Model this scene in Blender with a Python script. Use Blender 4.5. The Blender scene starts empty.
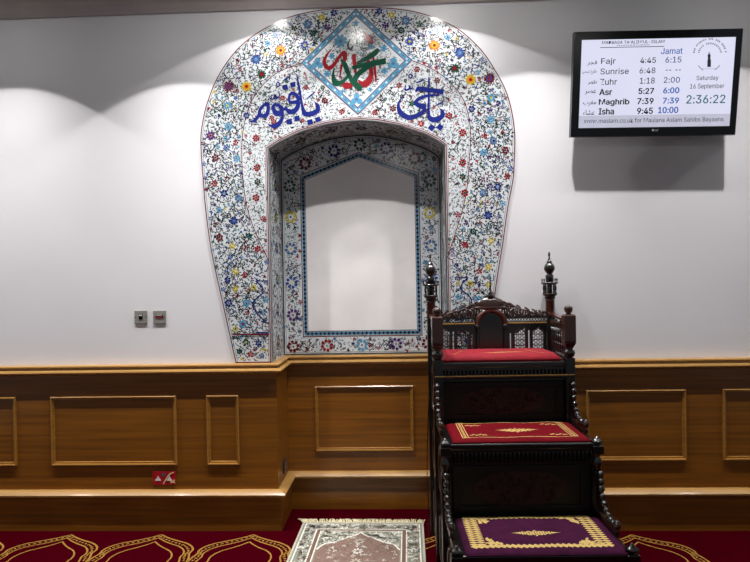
import bpy, bmesh, math, random
from mathutils import Vector, Matrix
from mathutils.geometry import tessellate_polygon
random.seed(7)
C = bpy.context.scene.collection
PI = math.pi
# ------------------------------------------------------------------ camera
F = 600.; YAW, PITCH, ROLL, DC = 4.07e-2, -3.8e-3, 1.73e-2, 3.851
def _mat():
    c, s = math.cos(-YAW), math.sin(-YAW); Ry = Matrix(((c, -s, 0), (s, c, 0), (0, 0, 1)))
    c, s = math.cos(-PITCH), math.sin(-PITCH); Rp = Matrix(((1, 0, 0), (0, c, -s), (0, s, c)))
    c, s = math.cos(ROLL), math.sin(ROLL); Rr = Matrix(((c, 0, -s), (0, 1, 0), (s, 0, c)))
    return Rr @ Rp @ Ry
CM = _mat()
EYE = Vector((0, -DC, 1.6))
def ray(u, v): return CM.transposed() @ Vector(((u-375)/F, 1, -(v-281)/F))
def at(u, v, Y=0.):
    d = ray(u, v); t = (Y+DC)/d.y; return EYE + d*t
def atz(u, v, Z=0.):
    d = ray(u, v); t = (Z-1.6)/d.z; return EYE + d*t
cd = bpy.data.cameras.new('camera'); cam = bpy.data.objects.new('camera', cd); C.objects.link(cam)
T = CM.transposed()
R3 = Matrix((T @ Vector((1, 0, 0)), T @ Vector((0, 0, 1)), T @ Vector((0, -1, 0)))).transposed()
cam.matrix_world = Matrix.Translation(EYE) @ R3.to_4x4()
cd.sensor_width = 36; cd.sensor_fit = 'HORIZONTAL'; cd.lens = 36*F/750; cd.clip_start = .05
bpy.context.scene.camera = cam

# ------------------------------------------------------------------ materials
def srgb(r, g, b):
    f = lambda c: (c/255/12.92) if c/255 <= .04045 else ((c/255+.055)/1.055)**2.4
    return (f(r), f(g), f(b), 1)
def mat(name, col, rough=.5, spec=.5, metal=0., noise=None, emit=0., bump=0., coat=0., sheen=0.):
    """noise = (scale xyz, amount): procedural variation of the colour"""
    m = bpy.data.materials.new(name); m.use_nodes = True
    nt = m.node_tree; b = nt.nodes['Principled BSDF']
    b.inputs['Base Color'].default_value = col; b.inputs['Roughness'].default_value = rough
    b.inputs['Specular IOR Level'].default_value = spec; b.inputs['Metallic'].default_value = metal
    b.inputs['Coat Weight'].default_value = coat; b.inputs['Coat Roughness'].default_value = .12
    b.inputs['Sheen Weight'].default_value = sheen
    if emit:
        b.inputs['Emission Color'].default_value = col; b.inputs['Emission Strength'].default_value = emit
    if emit: b.inputs['Base Color'].default_value = (.01, .01, .012, 1)
    sc, amt = noise if noise else ((9, 9, 9), .06)
    tc = nt.nodes.new('ShaderNodeTexCoord'); mp = nt.nodes.new('ShaderNodeMapping')
    mp.inputs['Scale'].default_value = sc
    nz = nt.nodes.new('ShaderNodeTexNoise'); nz.inputs['Scale'].default_value = 1; nz.inputs['Detail'].default_value = 5
    nt.links.new(tc.outputs['Object'], mp.inputs[0]); nt.links.new(mp.outputs[0], nz.inputs[0])
    rp = nt.nodes.new('ShaderNodeValToRGB'); rp.color_ramp.elements[0].position = .3; rp.color_ramp.elements[1].position = .7
    lo = tuple(max(0, c*(1-amt)) for c in col[:3])+(1,); hi = tuple(min(1, c*(1+amt)) for c in col[:3])+(1,)
    rp.color_ramp.elements[0].color = lo; rp.color_ramp.elements[1].color = hi
    nt.links.new(nz.outputs[0], rp.inputs[0])
    if not emit: nt.links.new(rp.outputs[0], b.inputs['Base Color'])
    if emit: nt.links.new(rp.outputs[0], b.inputs['Emission Color'])
    if bump:
        bp = nt.nodes.new('ShaderNodeBump'); bp.inputs['Strength'].default_value = bump; bp.inputs['Distance'].default_value = .01
        nt.links.new(nz.outputs[0], bp.inputs['Height']); nt.links.new(bp.outputs[0], b.inputs['Normal'])
    return m
M = {}
M['wall'] = mat('wall_paint', srgb(228, 226, 230), .85, .2, noise=((2, 2, 2), .015))
M['ceil'] = mat('ceiling_tile', srgb(120, 122, 134), .9, .2, noise=((60, 60, 60), .08))
M['cove'] = mat('cove_paint', srgb(168, 158, 158), .8, .2)
M['oak'] = mat('oak_veneer', srgb(124, 75, 15), .38, .5, noise=((1.6, 14, 55), .30), coat=.25)
M['oakrail'] = mat('oak_moulding', srgb(172, 130, 72), .4, .5, noise=((2, 20, 60), .15), coat=.15)
def carpet():
    m = mat('red_carpet', srgb(58, 1, 10), 1., .0, noise=((260, 260, 260), .35), bump=.3)
    return m
M['oakmould'] = mat('oak_bead', srgb(150, 104, 44), .24, .6, noise=((2, 20, 60), .15), coat=.5)
M['carpet'] = carpet()
M['cgold'] = mat('carpet_gold', srgb(150, 112, 50), .9, .1, noise=((180, 180, 180), .3))
tile_kw = dict(rough=.2, spec=.55)
TC = {'white': (214, 219, 223), 'black': (32, 32, 36), 'red': (142, 28, 36), 'darkred': (104, 22, 34), 'blue': (56, 78, 150),
      'cyan': (88, 150, 184), 'yellow': (196, 176, 50), 'green': (18, 72, 54), 'navy': (34, 42, 108), 'purple': (84, 44, 110),
      'grey': (120, 124, 130), 'pink': (214, 120, 120), 'orange': (226, 130, 40), 'slate': (84, 110, 150), 'line': (112, 58, 58),
      'ablue': (34, 44, 124), 'lemon': (240, 226, 120)}
TK = list(TC)
TM = [mat('glazed_tile_'+k, srgb(*TC[k]), **tile_kw) for k in TK]
TI = {k: i for i, k in enumerate(TK)}
M['nichepanel'] = mat('polished_marble', srgb(240, 236, 236), .3, .5, noise=((5, 5, 5), .05))
M['black'] = mat('black_plastic', srgb(9, 10, 14), .2, .35)
M['walnut'] = mat('ebonised_walnut', srgb(9, 5, 4), .3, .6, noise=((8, 8, 40), .4), coat=.5)
M['riserwood'] = mat('dull_black_walnut', srgb(10, 5, 5), .5, .3, noise=((8, 8, 40), .4))
M['redwood'] = mat('red_varnished_wood', srgb(62, 25, 14), .3, .6, noise=((30, 30, 4), .35), coat=.5)
M['midwood'] = mat('brown_varnished_wood', srgb(44, 21, 12), .3, .6, noise=((30, 30, 6), .35), coat=.5)
M['gilt'] = mat('gilt_edge', srgb(190, 150, 80), .3, .6, metal=.5)
M['carvedred'] = mat('carved_dark_red', srgb(40, 12, 10), .5, .3, noise=((40, 40, 40), .4))
M['velvet'] = mat('red_velvet', srgb(128, 14, 30), .7, .15, noise=((30, 30, 30), .12), sheen=.08)
M['velvetdark'] = mat('deep_red_velvet', srgb(90, 2, 14), .85, .08, noise=((30, 30, 30), .12))
M['purple'] = mat('purple_velvet', srgb(54, 14, 42), .9, .08, noise=((20, 20, 20), .25))
M['thread'] = mat('gold_thread', srgb(196, 166, 100), .5, .4, metal=.2, noise=((300, 300, 300), .25))
M['metal'] = mat('brushed_steel', srgb(176, 172, 166), .35, .6, metal=.55)
M['metaldark'] = mat('dark_steel', srgb(70, 66, 62), .35, .6, metal=.6)
M['redplastic'] = mat('red_plate', srgb(170, 14, 32), .4, .5)
M['whiteprint'] = mat('white_print', srgb(222, 214, 212), .5, .4)
M['beige'] = mat('beige_print', srgb(216, 186, 140), .5, .4)
M['fringe'] = mat('cream_cotton', srgb(222, 212, 176), .95, .1, noise=((150, 150, 150), .2))
M['screen'] = mat('screen_glow', srgb(214, 214, 236), .25, .4, emit=1.0, noise=((1.5, 1.5, 1.5), .05))
M['screenbar'] = mat('screen_footer', srgb(188, 188, 206), .25, .4, emit=.95)
def glow(n, c, e=.6): M[n] = mat(n, srgb(*c), .4, .3, emit=e)
glow('ink_grey', (60, 60, 70)); glow('ink_black', (26, 26, 34)); glow('ink_blue', (62, 116, 206)); glow('ink_slate', (62, 88, 146)); glow('ink_teal', (30, 118, 128)); glow('ink_pale', (150, 150, 162))

# ------------------------------------------------------------------ helpers
def tag(o, label=None, cat=None, group=None, kind=None):
    if label: o['label'] = label
    if cat: o['category'] = cat
    if group: o['group'] = group
    if kind: o['kind'] = kind
    return o
def obj(name, bm, mats, parent=None, smooth=False):
    me = bpy.data.meshes.new(name); bm.to_mesh(me); bm.free()
    for m in (mats if isinstance(mats, list) else [mats]): me.materials.append(m)
    if smooth:
        for p in me.polygons: p.use_smooth = True
    o = bpy.data.objects.new(name, me); C.objects.link(o)
    if parent: o.parent = parent
    return o
def empty(name, loc=(0, 0, 0), rz=0, rx=0):
    o = bpy.data.objects.new(name, None); C.objects.link(o); o.location = loc; o.rotation_euler = (rx, 0, rz); o.empty_display_size = .1
    return o
def box(bm, x0, y0, z0, x1, y1, z1, mi=0, bev=0.):
    vs = [bm.verts.new((x, y, z)) for x in (x0, x1) for y in (y0, y1) for z in (z0, z1)]
    fs = [bm.faces.new([vs[i] for i in q]) for q in ((0, 1, 3, 2), (4, 6, 7, 5), (0, 4, 5, 1), (2, 3, 7, 6), (0, 2, 6, 4), (1, 5, 7, 3))]
    for f in fs: f.material_index = mi
    if bev:
        es = list({e for f in fs for e in f.edges})
        r = bmesh.ops.bevel(bm, geom=es, offset=bev, segments=2, affect='EDGES', profile=.5)
        for f in r['faces']: f.material_index = mi
    return vs
def lathe(bm, cx, cy, prof, n=16, mi=0, sq=False):
    """prof = [(r, z)] bottom to top"""
    rings = []
    for r, z in prof:
        if sq: rings.append([bm.verts.new((cx+sx*r, cy+sy*r, z)) for sx, sy in ((1, 1), (-1, 1), (-1, -1), (1, -1))])
        else: rings.append([bm.verts.new((cx+r*math.cos(2*PI*k/n), cy+r*math.sin(2*PI*k/n), z)) for k in range(n)])
    for a, b in zip(rings, rings[1:]):
        k = len(a)
        for i in range(k):
            f = bm.faces.new((a[i], a[(i+1) % k], b[(i+1) % k], b[i])); f.material_index = mi; f.smooth = not sq
    f = bm.faces.new(rings[0][::-1]); f.material_index = mi
    f = bm.faces.new(rings[-1]); f.material_index = mi
def smoothpts(pts, n=6, closed=False):
    """Catmull-Rom on tuples of any length"""
    P = list(pts); out = []
    L = len(P)
    if L < 3: return P
    rng = range(L if closed else L-1)
    for i in rng:
        p0 = P[(i-1) % L] if closed or i > 0 else P[0]
        p1 = P[i]; p2 = P[(i+1) % L]; p3 = P[(i+2) % L] if closed or i+2 < L else P[-1]
        for k in range(n):
            t = k/n
            out.append(tuple(.5*((2*b)+(-a+c)*t+(2*a-5*b+4*c-d)*t*t+(-a+3*b-3*c+d)*t**3) for a, b, c, d in zip(p0, p1, p2, p3)))
    if not closed: out.append(tuple(P[-1]))
    return out
def tube(bm, pts, rad, n=6, mi=0):
    """pts = Vectors, rad = float or list"""
    pts = [Vector(p) for p in pts]; L = len(pts); rings = []
    up = Vector((0, 0, 1))
    for i, p in enumerate(pts):
        d = (pts[min(i+1, L-1)]-pts[max(i-1, 0)]); d = d.normalized() if d.length else Vector((0, 0, 1))
        ref = up if abs(d.z) < .93 else Vector((0, 1, 0))
        a = d.cross(ref).normalized(); b = d.cross(a).normalized(); r = rad[i] if isinstance(rad, (list, tuple)) else rad
        if i and (a.dot(pa) < 0): a = -a; b = -b
        pa = a
        rings.append([bm.verts.new(p+a*r*math.cos(2*PI*k/n)+b*r*math.sin(2*PI*k/n)) for k in range(n)])
    for a, b in zip(rings, rings[1:]):
        for i in range(n):
            f = bm.faces.new((a[i], a[(i+1) % n], b[(i+1) % n], b[i])); f.material_index = mi; f.smooth = True
    for r in (rings[0], rings[-1]):
        f = bm.faces.new(r); f.material_index = mi
def sweep(bm, path, prof, closed=False, mi=0):
    """path = plan points (x,y), prof = [(offset to the right of travel, z)] ; mitred"""
    n = len(path); cols = []
    for i, p in enumerate(path):
        p = Vector(p)
        ds = []
        if i > 0 or closed: ds.append((p-Vector(path[i-1])).normalized())
        if i < n-1 or closed: ds.append((Vector(path[(i+1) % n])-p).normalized())
        ns = [Vector((d.y, -d.x)) for d in ds]
        m = ns[0] if len(ns) == 1 else (ns[0]+ns[1])/(1+ns[0].dot(ns[1]))
        cols.append([bm.verts.new((p.x+m.x*o, p.y+m.y*o, z)) for o, z in prof])
    k = len(prof)
    for a, b in (zip(cols, cols[1:]+cols[:1]) if closed else zip(cols, cols[1:])):
        for i in range(k):
            f = bm.faces.new((a[i], b[i], b[(i+1) % k], a[(i+1) % k])); f.material_index = mi
    if not closed:
        bm.faces.new(cols[0]); bm.faces.new(cols[-1][::-1])
def recalc(bm): bmesh.ops.recalc_face_normals(bm, faces=bm.faces[:])

# flat motif painter: shapes live in (a,b) surface coordinates mapped to 3-D by mp(a,b,layer)
class Inlay:
    def __init__(s, mp): s.bm = bmesh.new(); s.mp = mp
    def poly(s, pts, mi, layer):
        if len(pts) < 3: return
        vs = [s.bm.verts.new(s.mp(a, b, layer)) for a, b in pts]
        try: f = s.bm.faces.new(vs); f.material_index = mi
        except ValueError: pass
    def ell(s, a, b, ra, rb, rot, mi, layer, n=8):
        c, t = math.cos(rot), math.sin(rot)
        s.poly([(a+c*ra*math.cos(2*PI*k/n)-t*rb*math.sin(2*PI*k/n), b+t*ra*math.cos(2*PI*k/n)+c*rb*math.sin(2*PI*k/n)) for k in range(n)], mi, layer)
    def ribbon(s, pts, mi, layer, closed=False):
        """pts = (a,b,width)"""
        L = len(pts); L_, R_ = [], []
        for i, p in enumerate(pts):
            q0 = pts[(i-1) % L] if closed or i > 0 else pts[0]; q1 = pts[(i+1) % L] if closed or i < L-1 else pts[-1]
            dx, dy = q1[0]-q0[0], q1[1]-q0[1]; l = math.hypot(dx, dy) or 1
            nx, ny = -dy/l*p[2]/2, dx/l*p[2]/2
            L_.append(s.bm.verts.new(s.mp(p[0]+nx, p[1]+ny, layer))); R_.append(s.bm.verts.new(s.mp(p[0]-nx, p[1]-ny, layer)))
        for i in range(L if closed else L-1):
            j = (i+1) % L
            f = s.bm.faces.new((L_[i], L_[j], R_[j], R_[i])); f.material_index = mi
    def flower(s, a, b, r, n, pet, cen, layer, mid=None, ph=None):
        ph = random.random()*6 if ph is None else ph
        for k in range(n):
            t = ph+2*PI*k/n
            s.ell(a+.66*r*math.cos(t), b+.66*r*math.sin(t), .36*r, min(.34, 2.0/n)*r, t, TI[pet], layer, 7)
        if mid: s.ell(a, b, .5*r, .5*r, 0, TI[mid], layer+1, 10)
        s.ell(a, b, .28*r, .28*r, 0, TI[cen], layer+2, 8)
    def star(s, a, b, r, n, c, layer, cen=None):
        ph = random.random()*6
        s.poly([(a+(r if k % 2 == 0 else r*.45)*math.cos(ph+PI*k/n), b+(r if k % 2 == 0 else r*.45)*math.sin(ph+PI*k/n)) for k in range(2*n)], TI[c], layer)
        if cen: s.ell(a, b, r*.25, r*.25, 0, TI[cen], layer+1, 6)
def inside(p, poly):
    x, y = p; r = False; n = len(poly); j = n-1
    for i in range(n):
        xi, yi = poly[i]; xj, yj = poly[j]
        if (yi > y) != (yj > y) and x < (xj-xi)*(y-yi)/(yj-yi)+xi: r = not r
        j = i
    return r
def fill(bm, poly, mp, mi=0, depth=None):
    """face from a 2-D polygon (concave allowed) through mapping mp(a,b); optional thickness: mp2"""
    tri = tessellate_polygon([[Vector((a, b, 0)) for a, b in poly]])
    v = [bm.verts.new(mp(a, b)) for a, b in poly]
    for t in tri:
        try: f = bm.faces.new([v[i] for i in t]); f.material_index = mi
        except ValueError: pass
    if depth is not None:
        w = [bm.verts.new(depth(a, b)) for a, b in poly]
        for t in tri:
            try: f = bm.faces.new([w[i] for i in t]); f.material_index = mi
            except ValueError: pass
        n = len(v)
        for i in range(n): f = bm.faces.new((v[i], v[(i+1) % n], w[(i+1) % n], w[i])); f.material_index = mi
    recalc(bm)
def thicken(bm, t):
    r = bmesh.ops.extrude_face_region(bm, geom=bm.faces[:])
    for v in r['geom']:
        if isinstance(v, bmesh.types.BMVert): v.co.y -= t
    recalc(bm)
    for f in bm.faces: f.material_index = 0
PXM = 1/155.8     # metres per photo pixel on the wall

# ------------------------------------------------------------------ setting
H = 3.352; D = .36; XL, XR = -.833, .306
DADO = 1.069; RAIL = .262
def wxz(u, v, Y=0.): p = at(u, v, Y); return (p.x, p.z)
arch_px = [(268, 148.5), (281, 140.5), (300, 131.5), (324, 124.4), (342, 121.3), (360, 120), (378, 121), (400, 125.2), (424, 133), (437, 139.6), (446, 145.5)]
arch = [wxz(*p) for p in arch_px]
arch[0] = (XL, arch[0][1]); arch[-1] = (XR, arch[-1][1])
WX = 4.6
bm = bmesh.new()
poly = [(-WX, 0), (-WX, H), (WX, H), (WX, 0), (XR, 0)]+[a for a in arch[::-1]]+[(XL, 0)]
fill(bm, poly, lambda a, b: (a, 0, b))
op = [(XL, 0)]+arch+[(XR, 0)]
f0 = [bm.verts.new((a, 0, b)) for a, b in op]; f1 = [bm.verts.new((a, D+.02, b)) for a, b in op]
for i in range(len(op)-1): bm.faces.new((f0[i], f0[i+1], f1[i+1], f1[i]))
bm.faces.new(f1)
tag(obj('wall_back', bm, M['wall']), kind='structure')
bm = bmesh.new()
vs = [bm.verts.new(p) for p in ((-WX, D+.02, 0), (WX, D+.02, 0), (WX, -7, 0), (-WX, -7, 0))]; bm.faces.new(vs[::-1])
# prayer-row arches woven in the carpet
fl = Inlay(lambda a, b, l: (a, b, .0012+.0004*l))
half = [(0, 0), (.06, -.045), (.13, -.085), (.20, -.12), (.25, -.165), (.272, -.215), (.268, -.26), (.285, -.32), (.292, -.40)]
def arcline(cx, y0, off, w, layer, sx=1., sy=0.):
    L = [(-x*sx, y) for x, y in half[::-1]]+[(x*sx, y) for x, y in half[1:]]
    L = smoothpts([(cx+x, y0+y+sy) for x, y in L[:9]], 5)+smoothpts([(cx+x, y0+y+sy) for x, y in L[8:]], 5)[1:]
    fl.ribbon([(x, y, w) for x, y in L], 1, layer)
    return L
for r in range(-4, 6):
    cx = -2.117+.5855*(r+1)
    if cx < -4.3 or cx > 4.3: continue
    a = arcline(cx, -.115, 0, .012, 1)
    arcline(cx, -.115, 0, .010, 1, .86, -.045)
    arcline(cx, -.115, 0, .010, 1, .66, -.10)
    for i, (x, y) in enumerate(a[1:-1]):
        if i % 2 == 0: fl.ell(cx+(x-cx)*.93, y-.022, .012, .006, i, 1, 0, 6)
    fl.ribbon([(cx+.2925, -.52, .012), (cx+.2925, -1.35, .012)], 1, 1)
    fl.ribbon([(cx+.262, -.52, .01), (cx+.262, -1.35, .01)], 1, 1); fl.ribbon([(cx-.262, -.52, .01), (cx-.262, -1.35, .01)], 1, 1)
me = bpy.data.meshes.new('t'); fl.bm.to_mesh(me); fl.bm.free(); bm.from_mesh(me)
tag(obj('floor', bm, [M['carpet'], M['cgold']]), kind='structure')
bm = bmesh.new()
box(bm, -WX, -7, H+.10, WX, .05, H+.2)
tag(obj('ceiling', bm, M['ceil']), kind='structure')
bm = bmesh.new()
prof = [(0, H), (.012, H), (.012, H-.008), (.02, H+.012)]+[(.02+.075*(1-math.cos(t)), H+.012+.085*math.sin(t)) for t in (.4, .8, 1.2, PI/2)]+[(.14, H+.1), (0, H+.1)]
sweep(bm, [(-WX, 0), (WX, 0)], prof); recalc(bm)
tag(obj('trim_1', bm, M['cove']), kind='structure')
# oak panelling follows the wall into the niche
path = [(-WX, 0), (XL, 0), (XL, D), (XR, D), (XR, 0), (WX, 0)]
bm = bmesh.new(); sweep(bm, path, [(0, 0), (.034, 0), (.034, DADO-.03), (0, DADO-.03)]); recalc(bm)
panel = tag(obj('trim_2', bm, M['oak']), kind='structure')
bm = bmesh.new(); d = DADO
sweep(bm, path, [(0, d-.062), (.040, d-.062), (.054, d-.056), (.068, d-.050), (.074, d-.043), (.070, d-.034), (.058, d-.030), (.042, d-.028), (.042, d-.018), (.050, d-.014), (.057, d-.009), (.055, d-.002), (.050, d), (0, d)]); recalc(bm)
tag(obj('trim_3', bm, M['oakrail']), kind='structure')
bm = bmesh.new(); sweep(bm, path, [(0.02, 0), (.056, 0), (.056, RAIL-.04), (0.02, RAIL-.04)]); recalc(bm)
tag(obj('trim_4', bm, M['oak']), kind='structure')
bm = bmesh.new(); r = RAIL
sweep(bm, path, [(.02, r-.042), (.072, r-.042), (.086, r-.034), (.088, r-.022), (.078, r-.014), (.066, r-.006), (.05, r), (.02, r)]); recalc(bm)
tag(obj('trim_5', bm, M['oakrail']), kind='structure')
def moulding(x0, x1, z0, z1, Y):
    bm = bmesh.new(); w = .024
    pf = [(0, 0), (.001, -.012), (.006, -.016), (.011, -.013), (.013, -.007), (w-.003, -.007), (w, 0)]
    rings = []
    for o, h in pf: rings.append([bm.verts.new((x, Y+h, z)) for x, z in ((x0+o, z0+o), (x1-o, z0+o), (x1-o, z1-o), (x0+o, z1-o))])
    for a, b in zip(rings, rings[1:]):
        for i in range(4): bm.faces.new((a[i], a[(i+1) % 4], b[(i+1) % 4], b[i]))
    recalc(bm)
    return obj('panel_moulding', bm, M['oakmould'], panel)
YF = -.034
def mp4(u0, u1, v0, v1, Y):
    a = at(u0, v0, Y); b = at(u1, v1, Y); moulding(a.x, b.x, b.z, a.z, Y)
zt = at(110, 396, YF).z; zb = at(110, 465, YF).z
for u0, u1 in ((-114, 17), (51.5, 177), (207, 239.5), (586, 686), (722.5, 850)):
    moulding(at(u0, 430, YF).x, at(u1, 430, YF).x, (zb if u0 < 400 else at(686, 460, YF).z), (zt if u0 < 400 else at(686, 389, YF).z), YF)
moulding(at(-190, 430, YF).x, at(-150, 430, YF).x, zb, zt, YF)
mp4(314.5, 414.5, 386, 450.5, D-.034)

# ------------------------------------------------------------------ mihrab
mih = empty('mihrab', (0, 0, 0)); 
tag(mih, 'arched prayer niche in the white wall, faced with floral glazed tiles and blue calligraphy', 'mihrab')
XC = (XL+XR)/2-.0
outL = [(236, 363), (223.8, 308), (211.4, 251), (205.5, 208), (203.2, 180), (201.3, 155), (201, 135), (203.5, 118), (207, 104), (215, 83), (226, 64), (241, 46), (261, 31), (285, 19), (308, 12.5), (332, 9), (357, 7.8)]
outR = [(385, 8.2), (410, 11), (432, 16.8), (449, 24), (464, 33.5), (482, 51), (495.5, 71), (506, 91), (512, 112), (515, 135), (514.5, 160), (513.3, 180), (508, 208), (503, 244), (497.7, 276), (493, 310), (486, 361)]
outer = [wxz(u, v) for u, v in outL+outR]
outer = smoothpts(outer, 4)
zbase = DADO+.001
outer[0] = (outer[0][0], zbase); outer[-1] = (outer[-1][0], zbase)
TH = .010
hs = outer+[(XR, zbase)]+arch[::-1]+[(XL, zbase)]
face = Inlay(lambda a, b, l: (a, -TH-.00018*l, b))
fill(face.bm, hs, lambda a, b: (a, -TH, b), TI['white'], lambda a, b: (a, -.001, b))
def lines_along(inl, pts, offs, closed=False, layer=3):
    """offset copies (in metres, + = left of travel) of a polyline: offs = [(offset, width, colour)]"""
    L = len(pts)
    for o, w, c in offs:
        q = []
        for i, p in enumerate(pts):
            a = pts[(i-1) % L] if closed or i > 0 else pts[0]; b = pts[(i+1) % L] if closed or i < L-1 else pts[-1]
            d1 = Vector((p[0]-a[0], p[1]-a[1])); d2 = Vector((b[0]-p[0], b[1]-p[1]))
            if d1.length == 0: d1 = d2
            if d2.length == 0: d2 = d1
            d1.normalize(); d2.normalize()
            n1 = Vector((-d1.y, d1.x)); n2 = Vector((-d2.y, d2.x)); m = (n1+n2)/(1+max(-.5, n1.dot(n2)))
            q.append((p[0]+m.x*o, p[1]+m.y*o))
        q2 = [(x, z, w) for x, z in q]
        # mitred quads
        LL = []
        for s in (.5, -.5):
            r = []
            for i, p in enumerate(q):
                a = q[(i-1) % L] if closed or i > 0 else q[0]; b = q[(i+1) % L] if closed or i < L-1 else q[-1]
                d1 = Vector((p[0]-a[0], p[1]-a[1])); d2 = Vector((b[0]-p[0], b[1]-p[1]))
                if d1.length == 0: d1 = d2
                if d2.length == 0: d2 = d1
                d1.normalize(); d2.normalize()
                n1 = Vector((-d1.y, d1.x)); n2 = Vector((-d2.y, d2.x)); m = (n1+n2)/(1+max(-.5, n1.dot(n2)))
                r.append(inl.bm.verts.new(inl.mp(p[0]+m.x*w*s, p[1]+m.y*w*s, layer)))
            LL.append(r)
        for i in range(L if closed else L-1):
            j = (i+1) % L
            f = inl.bm.faces.new((LL[0][i], LL[0][j], LL[1][j], LL[1][i])); f.material_index = TI[c]
P = PXM
lines_along(face, outer, [(-.6*P, 1.1*P, 'line')])
lines_along(face, outer, [(-2.4*P, .5*P, 'grey')])
lines_along(face, [(XL, zbase)]+arch+[(XR, zbase)], [(1.0*P, 1.2*P, 'line'), (2.6*P, .5*P, 'line')])
face.ribbon([(outer[0][0], zbase+.5*P, 1.3*P), (XL, zbase+.5*P, 1.3*P)], TI['line'], 3)
face.ribbon([(XR, zbase+.5*P, 1.3*P), (outer[-1][0], zbase+.5*P, 1.3*P)], TI['line'], 3)
innL = [(269.5, 262), (256, 233), (247.5, 208), (244, 185), (242.3, 162), (243, 135), (249, 108), (261, 88), (278, 73), (301, 63.6)]
innR = [(412.6, 61.5), (431, 69), (448, 81), (462, 98), (468, 115), (470.5, 135), (469, 162), (466.5, 190), (460, 218), (447, 258)]
iL = smoothpts([wxz(*p) for p in innL], 4); iR = smoothpts([wxz(*p) for p in innR], 4)
for q in (iL, iR): lines_along(face, q, [(0, .9*P, 'line'), (1.6*P if q is iL else -1.6*P, .4*P, 'grey')])
inner_poly = iL+iR+[(XR, zbase)]+[(XL, zbase)]
dia = [wxz(*p) for p in ((356, 9.3), (301, 63.6), (358, 115.6), (412.6, 61))]
def margin(p, poly, m):
    return all(inside((p[0]+a*m, p[1]+b*m), poly) for a, b in ((1, 0), (-1, 0), (0, 1), (0, -1)))
def cover(p): return inside(p, hs)
def free_dist(p, pts, r):
    return all((p[0]-q[0])**2+(p[1]-q[1])**2 > (r+q[2])**2 for q in pts)
placed = []
# big rosettes, read off the left half and mirrored about the niche axis
XM = (outer[0][0]+outer[-1][0])/2
AX = -.245
big = [(229, 87, 6.5, 12, 'darkred', 'red', 'blue'), (247, 87, 6.5, 10, 'yellow', 'red', 'orange'), (281, 51, 6.5, 10, 'orange', 'red', 'yellow'), (256.5, 60, 6, 10, 'blue', 'cyan', 'slate'),
       (262, 75, 5.5, 10, 'green', 'red', 'darkred'), (211, 136, 5.5, 8, 'purple', 'red', None), (229, 127, 5, 8, 'cyan', 'slate', None), (228, 106, 5, 8, 'cyan', 'yellow', None), (227, 148, 4.5, 6, 'slate', 'navy', None),
       (305, 45.6, 5, 8, 'blue', 'yellow', None), (256.5, 138.5, 4.5, 8, 'red', 'darkred', None), (257.5, 168, 4.5, 8, 'red', 'green', None), (216, 158, 4.5, 6, 'darkred', 'green', None), (237, 159, 4.5, 6, 'cyan', 'slate', None),
       (224.5, 193.5, 4.5, 6, 'navy', 'cyan', None), (239, 198.5, 4.5, 6, 'slate', 'cyan', None), (215, 183.6, 4, 6, 'red', 'green', None), (256.5, 198, 4.5, 6, 'red', 'green', None), (234.5, 221, 5, 7, 'navy', 'slate', 'blue'),
       (220, 210, 3.5, 5, 'cyan', 'blue', None), (220, 237.6, 4.5, 6, 'darkred', 'green', None), (232.7, 246, 4, 5, 'yellow', 'lemon', None), (258, 249, 4, 6, 'red', 'darkred', None), (249.4, 236, 4, 6, 'green', 'navy', None),
       (236, 271.5, 4, 5, 'yellow', 'lemon', None), (245, 275, 3.8, 5, 'red', 'darkred', None), (228, 280, 4, 6, 'navy', 'slate', None), (236, 289, 3.8, 5, 'yellow', 'lemon', None), (254, 287, 3.6, 5, 'yellow', 'green', None),
       (247, 303, 4.6, 6, 'cyan', 'blue', None), (229, 303, 4.6, 6, 'navy', 'slate', None), (243.4, 324, 5, 6, 'cyan', 'red', 'slate'), (236, 329, 3.6, 5, 'yellow', 'green', None), (246, 342, 4, 5, 'green', 'yellow', None), (259, 343, 4, 6, 'navy', 'slate', None),
       (251, 354, 3.8, 5, 'red', 'pink', None), (240, 351, 3.6, 6, 'green', 'navy', None), (262, 356, 3.4, 5, 'slate', 'blue', None), (266, 300, 4, 5, 'cyan', 'slate', None), (264, 312, 4, 5, 'slate', 'cyan', None),
       (277, 35, 5, 8, 'slate', 'navy', None), (308, 25, 5.5, 8, 'slate', 'cyan', None), (313, 34, 4, 6, 'green', 'navy', None), (328, 28, 4, 5, 'purple', 'navy', None), (322, 18, 4, 6, 'yellow', 'lemon', None), (334, 13.5, 4, 6, 'navy', 'slate', None),
       (295, 29, 3.5, 5, 'green', 'black', None), (268, 44, 3.5, 6, 'cyan', 'blue', None), (247, 116, 4, 6, 'navy', 'slate', None), (236, 143, 3.4, 5, 'red', 'darkred', None), (258, 182, 4, 6, 'green', 'red', None), (264, 219, 3.6, 5, 'red', 'darkred', None)]
for u, v, r, n, pc, cc, mid in big:
    x, z = wxz(u, v)
    for s in (0, 1):
        X = x if s == 0 else 2*AX-x
        Z = z
        if s == 1 and not margin((X, Z), hs, r*P*.9): continue
        face.flower(X, Z, r*P*.88, n, pc, cc, 4, mid); placed.append((X, Z, r*P))
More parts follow.
